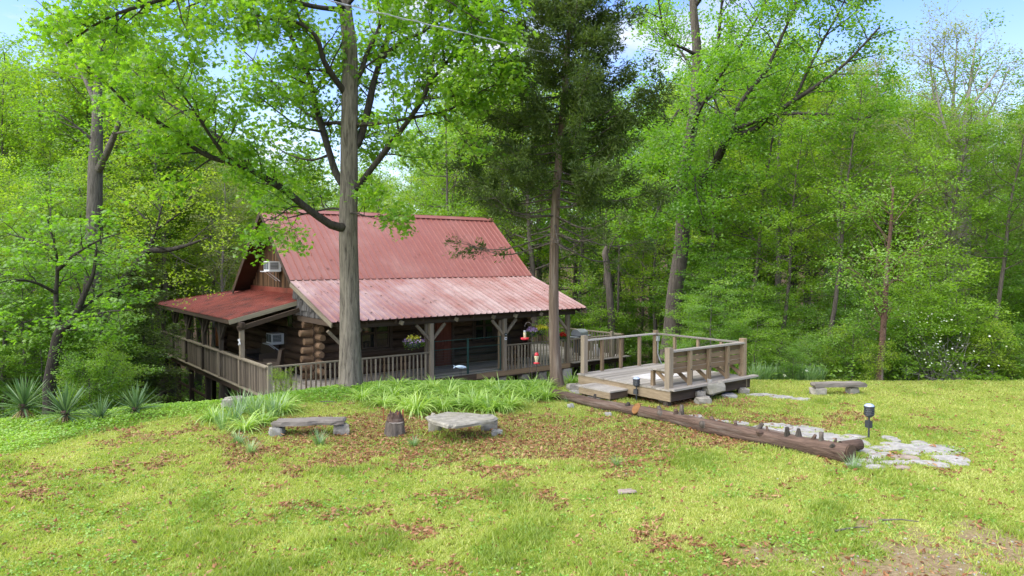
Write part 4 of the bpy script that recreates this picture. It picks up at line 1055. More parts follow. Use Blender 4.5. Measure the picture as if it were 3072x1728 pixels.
def P3(rows): return np.array([atY(x, y, Y) for x, y, Y in rows])
def limb(rows, r0, r1, n=22):
    c = spline(P3(rows), n); return c, np.linspace(r0, r1, n) * (1 + .05 * np.sin(np.arange(n) * 1.3))
def root_thing(name, label, cat, base, group=None): return thing(name, label, cat, tuple(map(float, base)), 0, group)
def finish_tree(t, base, paths, tips, per, rad, tm, size, lmat, bmat, g, tilt=.6, flat=.6, droop=.2, limb_paths=None, crown='crown', spread=.5):
    b = np.asarray(base, float)
    V, Fc = tubes(paths, 8); link('trunk', mesh_np('trunk', V - b, Fc, [bmat], smooth_=True), t)
    if limb_paths:
        V, Fc = tubes(limb_paths, 7); link('limbs', mesh_np('limbs', V - b, Fc, [M['bark_limb']], smooth_=True), t)
    P, cl = foliage_on(tips, per, rad, g, flat)
    rn = np.clip(cl * spread + g.uniform(0, 1, len(P)) * (1 - spread), 0, 1)
    link(crown, leaf_mesh(crown, tm, P - b, g.uniform(size * .75, size * 1.25, len(P)), lmat, g, rn, tilt=tilt, droop=droop), t)

# the oak in front of the cabin, its limbs followed one by one
def front_oak():
    g = np.random.default_rng(101); Y = 20.0
    base = atz(1052, 1168, 0); base[2] = gz(base[0], base[1])
    rows = [(1052, 1176, .43), (1052, 1150, .335), (1051, 1100, .30), (1050, 1000, .275), (1048, 850, .258), (1045, 690, .248), (1047, 560, .243), (1048, 400, .235), (1050, 260, .225), (1049, 140, .205), (1036, 20, .18), (1034, -120, .15), (1040, -260, .10), (1050, -380, .05)]
    S = spline([[*atY(x, y, Y), r_] for x, y, r_ in rows], 90); tr = [(S[:, :3], S[:, 3], 18)]
    V, Fc = tubes(tr, 18)
    a = np.tile(np.arange(18), 90); al = np.repeat(np.arange(90), 18); c = np.repeat(S[:, :3], 18, 0)
    k = 1 + .05 * np.sin(a * 1.4 + al * .05) + .07 * (fbm(a * .8, al * .15, 1, 4) - .5) + .30 * np.exp(-al / 2.2) * np.maximum(0, np.sin(a * np.pi * 5 / 9)); V = c + (V - c) * k[:, None]
    t = root_thing('oak_tree', 'tall oak with thick grey trunk standing in front of the cabin', 'tree', base)
    link('trunk', mesh_np('trunk', V - base, Fc, [M['bark_oak']], smooth_=True), t)
    LM = [([(1040, 680, 19.9), (1000, 678, 19.6), (932, 633, 19.1), (859, 575, 18.6), (816, 546, 18.3), (763, 517, 18.0), (700, 490, 17.7), (629, 470, 17.4), (571, 436, 17.2), (490, 375, 16.9), (400, 330, 16.6), (320, 250, 16.3), (230, 170, 16.0)], .125, .02),
          ([(763, 517, 18.0), (690, 440, 18.2), (600, 370, 18.4), (480, 290, 18.8), (370, 180, 19)], .06, .015),
          ([(700, 490, 17.7), (640, 420, 17.0), (560, 300, 16.3), (470, 190, 15.8)], .05, .012),
          ([(1040, 570, 20), (1009, 522, 20.1), (990, 464, 20.2), (970, 396, 20.3), (951, 329, 20.4), (937, 271, 20.4), (922, 213, 20.5), (888, 145, 20.5), (855, 72, 20.6), (811, 0, 20.6), (770, -110, 20.7), (720, -220, 20.8)], .11, .04),
          ([(1040, 372, 20), (1005, 368, 20.2), (970, 370, 20.6), (908, 330, 21.2), (840, 270, 21.8), (770, 190, 22.4), (700, 125, 23)], .06, .015),
          ([(1040, 280, 20), (1024, 263, 19.8), (995, 222, 19.5), (970, 179, 19.2), (956, 126, 19), (932, 92, 18.8), (879, 63, 18.5), (800, 55, 18.1), (720, 30, 17.7)], .10, .02),
          ([(995, 222, 19.5), (960, 212, 19.4), (910, 205, 19.2), (866, 199, 19)], .035, .01),
          ([(1060, 570, 20), (1075, 558, 19.9), (1110, 512, 19.7), (1144, 469, 19.5), (1188, 411, 19.2), (1231, 353, 19), (1270, 295, 18.8), (1289, 246, 18.6), (1323, 208, 18.5), (1357, 164, 18.3), (1400, 80, 18), (1430, -20, 17.8)], .10, .025),
          ([(1060, 440, 20), (1080, 418, 20.1), (1106, 319, 20.4), (1120, 251, 20.6), (1140, 184, 20.8), (1159, 121, 21), (1183, 58, 21.2), (1210, -20, 21.4), (1230, -120, 21.5)], .12, .04),
          ([(1140, 184, 20.8), (1183, 142, 20.4), (1222, 116, 20), (1270, 97, 19.6), (1323, 53, 19.2), (1400, 10, 18.9)], .06, .015),
          ([(1060, 240, 20), (1082, 217, 20.1), (1101, 159, 20.2), (1130, 100, 20.4), (1150, 40, 20.5), (1180, -60, 20.6)], .09, .03),
          ([(1060, 375, 20), (1135, 370, 19.6), (1212, 357, 19.2), (1304, 341, 18.8), (1357, 324, 18.5), (1386, 309, 18.3), (1450, 270, 18), (1520, 240, 17.7)], .06, .012),
          ([(1270, 295, 18.8), (1330, 290, 18.5), (1400, 250, 18.1), (1470, 200, 17.8), (1560, 150, 17.4)], .04, .012),
          ([(1036, 30, 20), (956, 22, 19.6), (880, 5, 19.2), (780, -20, 18.8), (650, -10, 18.3), (540, 30, 18)], .08, .02),
          ([(1040, -20, 20), (1150, -60, 19.2), (1280, -40, 18.4), (1420, 0, 17.8), (1530, 40, 17.3)], .08, .02),
          ([(1040, -60, 20), (950, -150, 19), (820, -140, 18.2), (640, -60, 17.4), (480, 20, 16.8), (350, 60, 16.4)], .09, .02),
          ([(1038, 40, 20), (960, -60, 18.8), (820, -90, 17.2), (640, -50, 15.8), (480, 0, 14.8), (330, 50, 14.2), (200, 130, 14)], .085, .018),
          ([(1038, 20, 20), (1120, -60, 19), (1230, -60, 18), (1340, 0, 17.2), (1450, 70, 16.8)], .05, .012),
          ([(1045, 500, 20), (1060, 440, 21), (1120, 400, 22.5), (1200, 380, 24)], .06, .015),
          ([(1045, 640, 20), (1070, 640, 19.4), (1110, 650, 18.9), (1150, 640, 18.5)], .03, .008),
          ([(1043, 640, 20), (1000, 625, 20.6), (920, 640, 21), (830, 660, 21.4), (770, 650, 21.8)], .04, .01),
          ([(970, 396, 20.3), (900, 380, 19.5), (840, 340, 19), (780, 290, 18.6)], .04, .01),
          ([(990, 464, 20.2), (930, 480, 20.8), (860, 460, 21.4), (800, 420, 22)], .04, .01),
          ([(932, 633, 19.1), (880, 620, 18.8), (830, 650, 18.5), (790, 665, 18.3)], .025, .008)]
    paths = []; tips = []
    for rows, r0, r1 in LM:
        p, r_ = limb(rows, r0, r1); paths.append((p, r_, 8))
        L_ = np.linalg.norm(np.diff(p, axis=0), axis=1).sum()
        side_branches(paths, p, r_, max(4, int(L_ * 2.8)), .6, 1.7, g, .28, .12, 4, .55, tips)
    tips = np.array(tips)
    V, Fc = tubes(paths, 7); link('limbs', mesh_np('limbs', V - base, Fc, [M['bark_dark']], smooth_=True), t)
    print('oak tips', len(tips))
    P, cl = foliage_on(tips, 17, .36, g, .75)
    rn = np.clip(cl * .55 + g.uniform(0, 1, len(P)) * .45, 0, 1)
    link('crown', leaf_mesh('crown', tmpl_oak(), P - base, g.uniform(.105, .18, len(P)), M['leaf_oak'], g, rn, tilt=.7, droop=.45), t)
front_oak()

def cedar():
    g = np.random.default_rng(102); Y = 20.2
    base = onground(1668, 1163)
    rows = [(1674, 1172, .25), (1670, 1140, .19), (1664, 1050, .15), (1661, 900, .135), (1663, 740, .125), (1668, 600, .115), (1679, 450, .10), (1692, 300, .09), (1702, 150, .075), (1712, 0, .065), (1722, -150, .04), (1730, -280, .015)]
    S = spline([[*atY(x, y, Y), r_] for x, y, r_ in rows], 60); V, Fc = tubes([(S[:, :3], S[:, 3], 14)], 14)
    t = root_thing('cedar_tree', 'dark cedar with a reddish trunk and bare lower branches beside the porch', 'tree', base)
    a = np.tile(np.arange(14), 60); al = np.repeat(np.arange(60), 14); c = np.repeat(S[:, :3], 14, 0); V = c + (V - c) * (1 + .07 * np.sin(a * 1.9 + al * .1))[:, None]
    link('trunk', mesh_np('trunk', V - base, Fc, [M['bark_cedar']], smooth_=True), t)
    paths = []; tips = []; dirs = []
    zlo, zhi = atY(1662, 735, Y)[2], atY(1722, -170, Y)[2]
    n = 112
    for q in range(n):
        f = (q + g.uniform(0, 1)) / n; z = zlo + (zhi - zlo) * f
        i = int(np.argmin(np.abs(S[:, 2] - z))); c = S[i, :3]; an = q * 2.4 + g.normal(0, .3)
        ln = (3.45 - 1.95 * f ** 1.4) * g.uniform(.55, 1.12)
        rise = -.10 + .55 * f + g.normal(0, .1)
        d = unit(np.array([math.cos(an), math.sin(an), rise]))
        b = c + d * ln; mid = (c + b) / 2 + np.array([0, 0, -.06 * ln]); p = spline([c, mid, b + np.array([0, 0, .12 * ln])], 8)
        r_ = .018 + .012 * (1 - f); paths.append((p, np.linspace(r_, .005, 8), 5))
        dens = float(smooth(.02, .30, f)) * .9 + .12
        for s in range(int(13 * ln / 2)):
            u_ = g.uniform(.22 if f > .25 else .5, 1); j = min(7, int(u_ * 7)); o = g.normal(0, 1, 3); o[2] *= .45
            d2 = unit(d * .9 + unit(o)); l2 = g.uniform(.25, .65); e = p[j] + d2 * l2
            paths.append(([p[j], e], [.006, .003], 3))
            if g.random() < dens:
                for k in range(3): tips.append(p[j] + d2 * l2 * (.4 + .3 * k) + g.normal(0, .05, 3)); dirs.append(d2)
    V, Fc = tubes(paths, 5); link('branches', mesh_np('branches', V - base, Fc, [M['bark_forest']], smooth_=True), t)
    tips = np.array(tips); dirs = np.array(dirs); print('cedar tips', len(tips))
    per = 23; P = np.repeat(tips, per, 0) + g.normal(0, .085, (len(tips) * per, 3)); D_ = np.repeat(dirs, per, 0) * .8 + g.normal(0, .6, P.shape); D_[:, 2] -= .05
    rn = np.clip(np.repeat(g.uniform(0, 1, len(tips)), per) * .6 + g.uniform(0, .4, len(P)), 0, 1)
    link('crown', leaf_mesh('crown', tmpl_quad(.28), P - base, g.uniform(.09, .17, len(P)), M['leaf_cedar'], g, rn, dirv=D_, tilt=.9), t)
cedar()

def right_oak():
    g = np.random.default_rng(103); Y = 31.0
    base = atY(2012, 1010, Y); base[2] = gz(base[0], base[1])
    bz = CY + 0
    rows = [(2010, 1080, .5), (2015, 1000, .38), (2022, 900, .34), (2032, 828, .33), (2043, 752, .32), (2050, 640, .31), (2046, 552, .30), (2058, 470, .27), (2074, 390, .25), (2085, 320, .23), (2091, 166, .2), (2080, 20, .16), (2075, -120, .1)]
    S = spline([[*atY(x, y, Y), r_] for x, y, r_ in rows], 60)
    t = root_thing('oak_tree', 'big spreading oak rising behind the deck platform', 'tree', base)
    V, Fc = tubes([(S[:, :3], S[:, 3], 14)], 14); link('trunk', mesh_np('trunk', V - base, Fc, [M['bark_forest']], smooth_=True), t)
    LM = [([(2050, 640, 31), (2080, 590, 30.5), (2118, 525, 30), (2152, 480, 29.5), (2171, 436, 29), (2196, 409, 28.7), (2256, 392, 28.3), (2301, 356, 28), (2383, 301, 27.5), (2439, 265, 27), (2521, 204, 26.5), (2577, 149, 26), (2640, 80, 25.6)], .21, .03),
          ([(2196, 409, 28.7), (2203, 380, 28.7), (2207, 337, 28.6), (2245, 276, 28.4), (2295, 215, 28), (2345, 110, 27.6), (2378, 33, 27.3), (2410, -60, 27)], .13, .03),
          ([(2212, 385, 28.5), (2273, 362, 28), (2328, 342, 27.5), (2439, 342, 27), (2521, 345, 26.6), (2588, 359, 26.3), (2650, 330, 26)], .09, .02),
          ([(2088, 290, 31), (2107, 271, 30.8), (2124, 210, 30.4), (2152, 144, 30), (2160, 60, 29.6), (2170, -40, 29.3)], .13, .04),
          ([(2107, 265, 30.8), (2179, 204, 30), (2245, 99, 29.4), (2290, 20, 29), (2330, -60, 28.6)], .08, .025),
          ([(2080, 360, 31), (2040, 330, 30.5), (2008, 375, 30), (1986, 320, 29.7), (1960, 250, 29.5)], .08, .03),
          ([(2091, 166, 31), (2040, 140, 30.4), (2002, 125, 30), (1985, 60, 29.6), (1970, -30, 29.3)], .08, .025),
          ([(2088, 240, 31), (2060, 180, 32.5), (2000, 100, 34), (1950, 30, 35)], .08, .02),
          ([(2080, 330, 31), (2150, 280, 33), (2260, 220, 35), (2380, 180, 36.5)], .09, .02),
          ([(2075, 400, 31), (2100, 330, 28.5), (2160, 230, 26), (2230, 130, 24.5)], .08, .02),
          ([(2050, 560, 31), (1990, 520, 30), (1930, 490, 29), (1880, 480, 28.4)], .05, .012),
          ([(2383, 301, 27.5), (2420, 220, 27.5), (2470, 120, 27.4), (2520, 30, 27.3), (2560, -60, 27.2)], .07, .02),
          ([(2048, 620, 31), (2110, 600, 29.5), (2200, 590, 28), (2300, 570, 27)], .05, .012),
          ([(2046, 560, 31), (2020, 560, 29), (1990, 600, 27.5), (1960, 660, 26.8)], .05, .012),
          ([(2052, 500, 31), (2080, 520, 28.5), (2090, 580, 27), (2110, 660, 26.4)], .05, .012),
          ([(2066, 430, 31), (2040, 440, 29), (2020, 480, 27.6)], .05, .012),
          ([(2085, 20, 31), (2150, -60, 30), (2300, -60, 29), (2450, -20, 28), (2600, 30, 27.2)], .09, .02)]
    paths = []; tips = []
    for rows, r0, r1 in LM:
        p, r_ = limb(rows, r0, r1); paths.append((p, r_, 8)); L_ = np.linalg.norm(np.diff(p, axis=0), axis=1).sum()
        side_branches(paths, p, r_, max(5, int(L_ * 2.4)), .8, 2.3, g, .25, .15, 4, .75, tips)
    V, Fc = tubes(paths, 7); link('limbs', mesh_np('limbs', V - base, Fc, [M['bark_dark']], smooth_=True), t)
    P, cl = foliage_on(tips, 25, .48, g, .7); print('right oak', len(P))
    rn = np.clip(cl * .5 + g.uniform(0, 1, len(P)) * .5, 0, 1)
    link('crown', leaf_mesh('crown', tmpl_leaf(.62), P - base, g.uniform(.10, .165, len(P)), M['leaf_oak2'], g, rn, tilt=.7, droop=.4), t)
right_oak()

# generic growth for the wood: prototypes, copied below
def grow(g, H, r0, limbs, f0, spread, rise, sub, sublen, lean=.03, profile='round', layered=0.0, per_len=2.0, fork=False):
    top = np.array([g.normal(0, lean * H), g.normal(0, lean * H), H]); S = wiggle(np.zeros(3), top, 14, H * .008, g)
    f_ = np.linspace(0, 1, 14); R_ = r0 * (1 - .86 * f_) * (1 + .55 * np.exp(-f_ * 28))
    paths = [(np.vstack([[S[0] - [0, 0, .6]], S]), np.concatenate([[R_[0]], R_]), 8)]; tips = []
    for q in range(limbs):
        f = f0 + (1 - f0) * (q + g.uniform(0, 1)) / limbs; x = f * 13; i = min(12, int(x)); c = S[i] + (S[i + 1] - S[i]) * (x - i)
        pf = {'round': math.sin(math.pi * min(1, .18 + .82 * (f - f0) / (1 - f0) * .93)) ** .7, 'cone': 1.05 - (f - f0) / (1 - f0) * .9, 'flat': .55 + .45 * (f - f0) / (1 - f0)}[profile]
        ln = spread * pf * g.uniform(.7, 1.15); an = q * 2.4 + g.normal(0, .4); el = rise + g.normal(0, .15) + .5 * (f - f0) * (1 - layered)
        d = unit(np.array([math.cos(an), math.sin(an), math.tan(np.clip(el, -.4, 1.2))])); e = c + d * ln
        p = spline([c, (c + e) / 2 + np.array([0, 0, -.05 * ln]) + g.normal(0, .05 * ln, 3), e], 8); r_ = max(.012, r0 * .42 * (1 - .8 * f)); rr = np.linspace(r_, r_ * .2, 8)
        paths.append((p, rr, 5)); side_branches(paths, p, rr, max(2, int(ln * per_len)), ln * .22, ln * .5, g, .25, .1 * (1 - layered), sub, sublen, tips, .005, layered)
    tips.append(S[-1]); return paths, tips
PROTO = {}
def proto(key, name, cat, bm_, lm_, tm, size, per, rad, flat, seed, tilt=.6, droop=.25, crown='crown', **k):
    g = np.random.default_rng(seed); paths, tips = grow(g, **k)
    V, Fc = tubes(paths, 6); tmesh = mesh_np('trunk', V, Fc, [M[bm_]], smooth_=True)
    P, cl = foliage_on(tips, per, rad, g, flat); zz = P[:, 2] / k['H']
    rn = np.clip(cl * .5 + g.uniform(0, 1, len(P)) * .5, 0, 1)
    cm = leaf_mesh(crown, tm, P, g.uniform(size * .75, size * 1.25, len(P)), M[lm_], g, rn, tilt=tilt, droop=droop)
    PROTO[key] = (name, cat, tmesh, cm, crown, k['H']); print(key, len(tips), len(P))
Q = tmpl_quad(.62)
proto('tallA', 'hardwood_tree', 'tree', 'bark_forest', 'leaf_forest', Q, .135, 19, .55, .45, 201, H=16, r0=.20, limbs=28, f0=.34, spread=3.6, rise=.35, sub=4, sublen=.8, per_len=1.7)
proto('tallB', 'hardwood_tree', 'tree', 'bark_forest', 'leaf_forest', Q, .13, 17, .5, .45, 202, H=17, r0=.17, limbs=26, f0=.42, spread=3.1, rise=.45, sub=4, sublen=.8, per_len=1.8, lean=.04)
proto('tallC', 'hardwood_tree', 'tree', 'bark_limb', 'leaf_yellow', Q, .135, 18, .52, .45, 203, H=15, r0=.18, limbs=26, f0=.33, spread=3.6, rise=.4, sub=4, sublen=.8, per_len=1.7, lean=.05)
proto('tallD', 'hardwood_tree', 'tree', 'bark_limb', 'leaf_under', Q, .13, 18, .52, .45, 204, H=13, r0=.13, limbs=26, f0=.2, spread=3.0, rise=.25, sub=4, sublen=.7, per_len=1.9, layered=.5)
proto('budding', 'hardwood_tree', 'tree', 'bark_grey', 'leaf_bud', Q, .10, 3, .4, .7, 205, H=18, r0=.20, limbs=34, f0=.34, spread=2.6, rise=.7, sub=6, sublen=.9, per_len=2.2)
proto('slim', 'hardwood_tree', 'tree', 'bark_forest', 'leaf_forest', Q, .13, 17, .5, .45, 211, H=17, r0=.15, limbs=18, f0=.60, spread=2.8, rise=.5, sub=4, sublen=.8, per_len=2.0, lean=.035)
proto('pale', 'hardwood_tree', 'tree', 'bark_grey', 'leaf_pale', Q, .12, 13, .5, .5, 212, H=17, r0=.17, limbs=24, f0=.40, spread=2.8, rise=.6, sub=5, sublen=.8, per_len=2.0, lean=.03)
proto('sapA', 'sapling', 'sapling', 'bark_limb', 'leaf_under', tmpl_leaf(.55), .105, 19, .40, .30, 206, H=5.5, r0=.06, limbs=20, f0=.10, spread=2.1, rise=.12, sub=4, sublen=.5, per_len=2.6, layered=.75, tilt=.4)
proto('sapB', 'sapling', 'sapling', 'bark_limb', 'leaf_forest', tmpl_leaf(.55), .10, 18, .40, .35, 207, H=4.2, r0=.045, limbs=18, f0=.06, spread=1.8, rise=.2, sub=4, sublen=.5, per_len=2.8, layered=.6, tilt=.5)
proto('bushA', 'shrub', 'shrub', 'bark_limb', 'leaf_under', tmpl_leaf(.5), .08, 16, .33, .5, 208, H=1.9, r0=.03, limbs=18, f0=.05, spread=1.2, rise=.5, sub=4, sublen=.35, per_len=3.2, profile='flat')
proto('bushB', 'shrub', 'shrub', 'bark_limb', 'leaf_yellow', tmpl_leaf(.5), .075, 14, .33, .5, 209, H=1.6, r0=.025, limbs=16, f0=.05, spread=1.2, rise=.4, sub=4, sublen=.35, per_len=3.2, profile='flat')
proto('conifer', 'cedar_tree', 'tree', 'bark_forest', 'leaf_cedar', tmpl_quad(.3), .16, 14, .28, .6, 210, H=6, r0=.08, limbs=34, f0=.15, spread=1.7, rise=.05, sub=4, sublen=.4, per_len=3, profile='cone', layered=.4)
def plant(key, x, y, label, group=None, s=1.0, rz=None, name=None, cat=None, zoff=-.1, sz=None):
    nm, ct, tm_, cm_, crown, H_ = PROTO[key]
    t = thing(name or nm, label, cat or ct, (x, y, gz(x, y) + zoff), random.uniform(0, 6.28) if rz is None else rz, group)
    t.scale = (s, s, s if sz is None else sz); link('trunk', tm_, t); link(crown, cm_, t); return t
def top_for(x):            # how high the wood stands against the sky, in picture rows, by direction
    return float(np.interp(x, [-300, 0, 150, 300, 520, 620, 800, 1050, 1180, 1300, 1420, 1600, 1800, 2000, 2300, 2600, 2750, 2900, 3072, 3400], [170, 180, 120, 60, 230, 410, 450, 500, 500, 300, 170, 180, 330, 250, 120, 170, 270, 330, 300, 250]))
def in_house(x, y, pad=1.5):
    d = Vector((x, y, 0)) - Vector((ORG.x, ORG.y, 0)); u, v = d.dot(UX), d.dot(VX)
    return -pad < u < 17 + pad and -pad < v < 15 + pad
def hides_house(x, y, rad=2.5):
    """true where a crown would stand between the camera and the cabin"""
    for k in (-1, 0, 1):
        px = CX + F * (x + k * rad) / y
        if 440 < px < 1960 and y < 36: return True
    return False
LAB = {'tallA': 'leafy green hardwood', 'tallB': 'slender tall hardwood', 'tallC': 'yellow green hardwood', 'tallD': 'fresh green hardwood', 'budding': 'grey budding hardwood', 'slim': 'slim hardwood', 'pale': 'pale olive hardwood'}
def where(px, y):
    dp = 'fronting' if y < 33 else ('inside' if y < 50 else 'deep in' if y < 85 else 'far behind')
    if px < 150: z = 'the wood at the left edge'
    elif px < 380: z = 'the wood behind the yuccas'
    elif px < 620: z = 'the wood beside the left porch'
    elif px < 900: z = 'the wood behind the gable end'
    elif px < 1200: z = 'the wood behind the front oak'
    elif px < 1500: z = 'the wood behind the roof ridge'
    elif px < 1760: z = 'the wood behind the cedar'
    elif px < 2000: z = 'the wood behind the side deck'
    elif px < 2260: z = 'the wood behind the deck platform'
    elif px < 2480: z = 'the wood left of the far bench'
    elif px < 2720: z = 'the wood behind the far bench'
    elif px < 2900: z = 'the wood behind the white blossom'
    else: z = 'the wood at the right edge'
    return dp + ' ' + z
def near_what(px):
    for lim, z in ((60, 'at the left edge'), (170, 'behind the largest yucca'), (290, 'around the dark maple stem'), (420, 'behind the small yuccas'), (700, 'below the left porch railing'), (1700, 'between the cedar and the cabin'), (1900, 'behind the side deck grill'), (2050, 'behind the left rail of the platform'), (2240, 'behind the platform bench'),
                   (2330, 'just right of the platform'), (2440, 'behind the white irises'), (2600, 'behind the far plank bench'), (2700, 'beside the slim reddish trunk'), (2800, 'beside the white blossom shrub'), (2900, 'behind the dead brush'), (2990, 'in front of the grey trunked tree')):
        if px < lim: return z
    return 'at the right edge of the lawn'
g = np.random.default_rng(300); placed = []
cnt = 0
for (ylo, yhi, n) in ((24, 33, 46), (33, 45, 62), (45, 62, 66), (62, 90, 66), (90, 140, 80)):
    made = 0; tries = 0
    while made < n and tries < 3000:
        tries += 1
        y = g.uniform(ylo, yhi); px = g.uniform(-330, 3400); x = (px - CX) / F * y
        if in_house(x, y) or hides_house(x, y) and y < 33: continue
        if px < 620 and y < 26 and px > 350: continue
        if 1940 < px < 2720 and y < 38: continue
        if 180 < px < 470 and y < 30: continue
        if any((x - a) ** 2 + (y - b) ** 2 < (2.1 + .02 * y) ** 2 for a, b in placed): continue
        z0 = gz(x, y); py = top_for(px) + abs(g.normal(0, 60)) + (g.uniform(0, 260) if g.random() < .45 else 0)
        if px < 620 and y < 36: py = max(py, 470 + g.uniform(0, 160))
        Hn = CAMZ + (780 - py) / F * y - z0
        if Hn < 5: continue
        kind = g.choice(['tallA', 'tallB', 'tallC', 'tallD', 'budding', 'slim', 'pale'], p=[.14, .12, .38, .14, .02, .16, .04] if px < 1000 else [.20, .15, .24, .15, .02, .20, .04] if px < 1500 else ([.18, .15, .14, .18, .02, .29, .04] if px < 2500 else [.10, .10, .13, .10, .07, .26, .24]))
        H0 = PROTO[kind][5]; s = float(np.clip(Hn / H0, .5, 1.5))
        plant(kind, x, y, ('tall ' if Hn > 15 else 'lower ' if Hn < 10 else '') + LAB[kind] + ' ' + where(px, y), LAB[kind] + 's ' + where(px, y), s * float(g.uniform(.9, 1.05)), sz=float(np.clip(Hn / H0, .5, 1.7)))
        placed.append((x, y)); made += 1
# saplings and shrubs along the edge of the wood
def edge_row(n, keys, ylo, yhi, plo, phi, smin, smax, lab, grp, seed):
    g = np.random.default_rng(seed); made = 0; tr = 0
    while made < n and tr < 2000:
        tr += 1; px = g.uniform(plo, phi); y = g.uniform(ylo, yhi); x = (px - CX) / F * y
        if in_house(x, y, .8) or y < np.interp(x, EX, EY) + .6: continue
        if hides_house(x, y, 1.2) and y < 36: continue
        kk = str(g.choice(keys)); sc = float(g.uniform(smin, smax)); md = (smin + smax) / 2
        plant(kk, x, y, ('tall ' if sc > md else 'small ') + {'sapA': 'layered green sapling', 'sapB': 'bushy green sapling', 'bushA': 'fresh green shrub', 'bushB': 'yellow green shrub'}[kk] + (' ' if y < (ylo + yhi) / 2 else ' farther back ') + near_what(px), grp, sc); made += 1
edge_row(20, ['sapA', 'sapB'], 22.0, 31, 1990, 3300, .4, 1.0, 'green sapling at the edge of the wood beyond the right lawn', 'saplings beyond the right lawn', 401)
edge_row(30, ['bushA', 'bushB', 'bushA'], 21.6, 24.5, 2180, 3250, .45, .95, 'low green shrub at the far edge of the right lawn', 'shrubs at the far edge of the lawn', 402)
edge_row(24, ['sapA', 'sapB'], 19, 34, -250, 500, .6, 1.25, 'green sapling in the hollow left of the cabin', 'saplings left of the cabin', 403)
edge_row(16, ['bushA', 'sapB'], 19, 30, 250, 560, .5, .9, 'leafy shrub below the left porch posts', 'shrubs below the left porch', 404)
edge_row(20, ['sapA', 'sapB', 'bushA'], 34, 46, 1450, 2200, .7, 1.3, 'green sapling behind the side deck railing', 'saplings behind the side deck', 405)
edge_row(34, ['sapA', 'sapB', 'sapA'], 31, 50, 1950, 3300, .7, 1.5, '', 'saplings deeper in the wood beyond the lawn', 407)
edge_row(18, ['sapA', 'sapB', 'sapA'], 34, 52, -250, 520, .8, 1.6, '', 'saplings deeper in the hollow on the left', 408)
edge_row(10, ['sapA', 'bushA'], 23, 29, 1960, 2240, .4, .8, 'leafy sapling just behind the deck platform', 'saplings just behind the deck platform', 406)

# single trees the photograph shows apart
def drawn_tree(name, label, rows, LM, bm_, lm_, tm, size, per, rad, seed, sb=2.2, lmin=.6, lmax=1.6, sub=4, sublen=.6, droop=.3, flat=.6, tilt=.6, cat='tree', t0=.3, trunk_leaf=0, sides=10):
    g = np.random.default_rng(seed)
    S = spline([[*atY(x, y, Y), r_] for x, y, Y, r_ in rows], 40); base = S[0, :3].copy()
    z0 = gz(base[0], base[1])
    if base[2] > z0: S = np.vstack([[base[0], base[1], z0 - .1, S[0, 3] * 1.25], S])
    base[2] = z0
    paths = [(S[:, :3], S[:, 3], sides)]; tips = []
    if trunk_leaf: side_branches(paths, S[:, :3], S[:, 3], trunk_leaf, lmin, lmax, g, .35, .15, sub, sublen, tips)
    for r, r0, r1 in LM:
        p, r_ = limb(r, r0, r1); paths.append((p, r_, 7)); L_ = np.linalg.norm(np.diff(p, axis=0), axis=1).sum()
        side_branches(paths, p, r_, max(4, int(L_ * sb)), lmin, lmax, g, t0, .12, sub, sublen, tips)
    t = root_thing(name, label, cat, base); finish_tree(t, base, paths, tips, per, rad, tm, size, M[lm_], M[bm_], g, tilt, flat, droop); return t
drawn_tree('hardwood_tree', 'forked dark hardwood rising high at the left of the photo',
           [(275, 960, 27, .34), (280, 740, 27, .29), (284, 600, 27, .27), (287, 480, 27, .25), (291, 380, 27, .2), (293, 280, 27, .16), (300, 180, 27, .12), (310, 60, 27, .07)],
           [([(290, 520, 27), (315, 470, 26.6), (345, 400, 26.2), (375, 320, 26), (420, 240, 25.6), (470, 150, 25.2)], .15, .03), ([(293, 330, 27), (260, 250, 27.5), (210, 160, 28), (170, 60, 28.5)], .1, .02), ([(345, 400, 26.2), (420, 390, 25.4), (480, 400, 24.8)], .05, .01),
            ([(298, 200, 27), (350, 120, 27), (420, 50, 27), (470, -20, 27)], .08, .02), ([(288, 430, 27), (230, 380, 26.5), (160, 330, 26)], .07, .015)],
           'bark_limb', 'leaf_oak', tmpl_leaf(.6), .115, 13, .45, 501, 2.0, trunk_leaf=8)
drawn_tree('maple_tree', 'dark stemmed young maple in the hollow behind the yuccas',
           [(148, 1150, 20, .17), (160, 1080, 20, .15), (176, 1000, 20, .13), (205, 975, 20, .10), (228, 940, 20, .09), (262, 862, 20, .07), (280, 820, 20, .05), (290, 740, 20, .03)],
           [([(178, 995, 20), (168, 900, 20), (172, 810, 20), (165, 740, 19.8), (140, 650, 19.6)], .08, .015), ([(205, 975, 20), (260, 955, 19.5), (320, 935, 19), (400, 930, 18.6)], .05, .012), ([(170, 880, 20), (110, 850, 19.4), (50, 840, 18.9), (-20, 850, 18.4)], .05, .012), ([(228, 940, 20), (310, 880, 20.4), (390, 850, 20.8)], .05, .012), ([(172, 810, 20), (230, 760, 19.6), (300, 720, 19.2), (360, 700, 18.9)], .05, .012), ([(165, 740, 20), (90, 720, 20.2), (20, 700, 20.4)], .045, .012), ([(170, 950, 20), (100, 960, 19), (40, 980, 18.4)], .04, .01)],
           'bark_dark', 'leaf_oak2', tmpl_maple(), .12, 12, .40, 502, 2.6, flat=.35, tilt=.4, trunk_leaf=4)
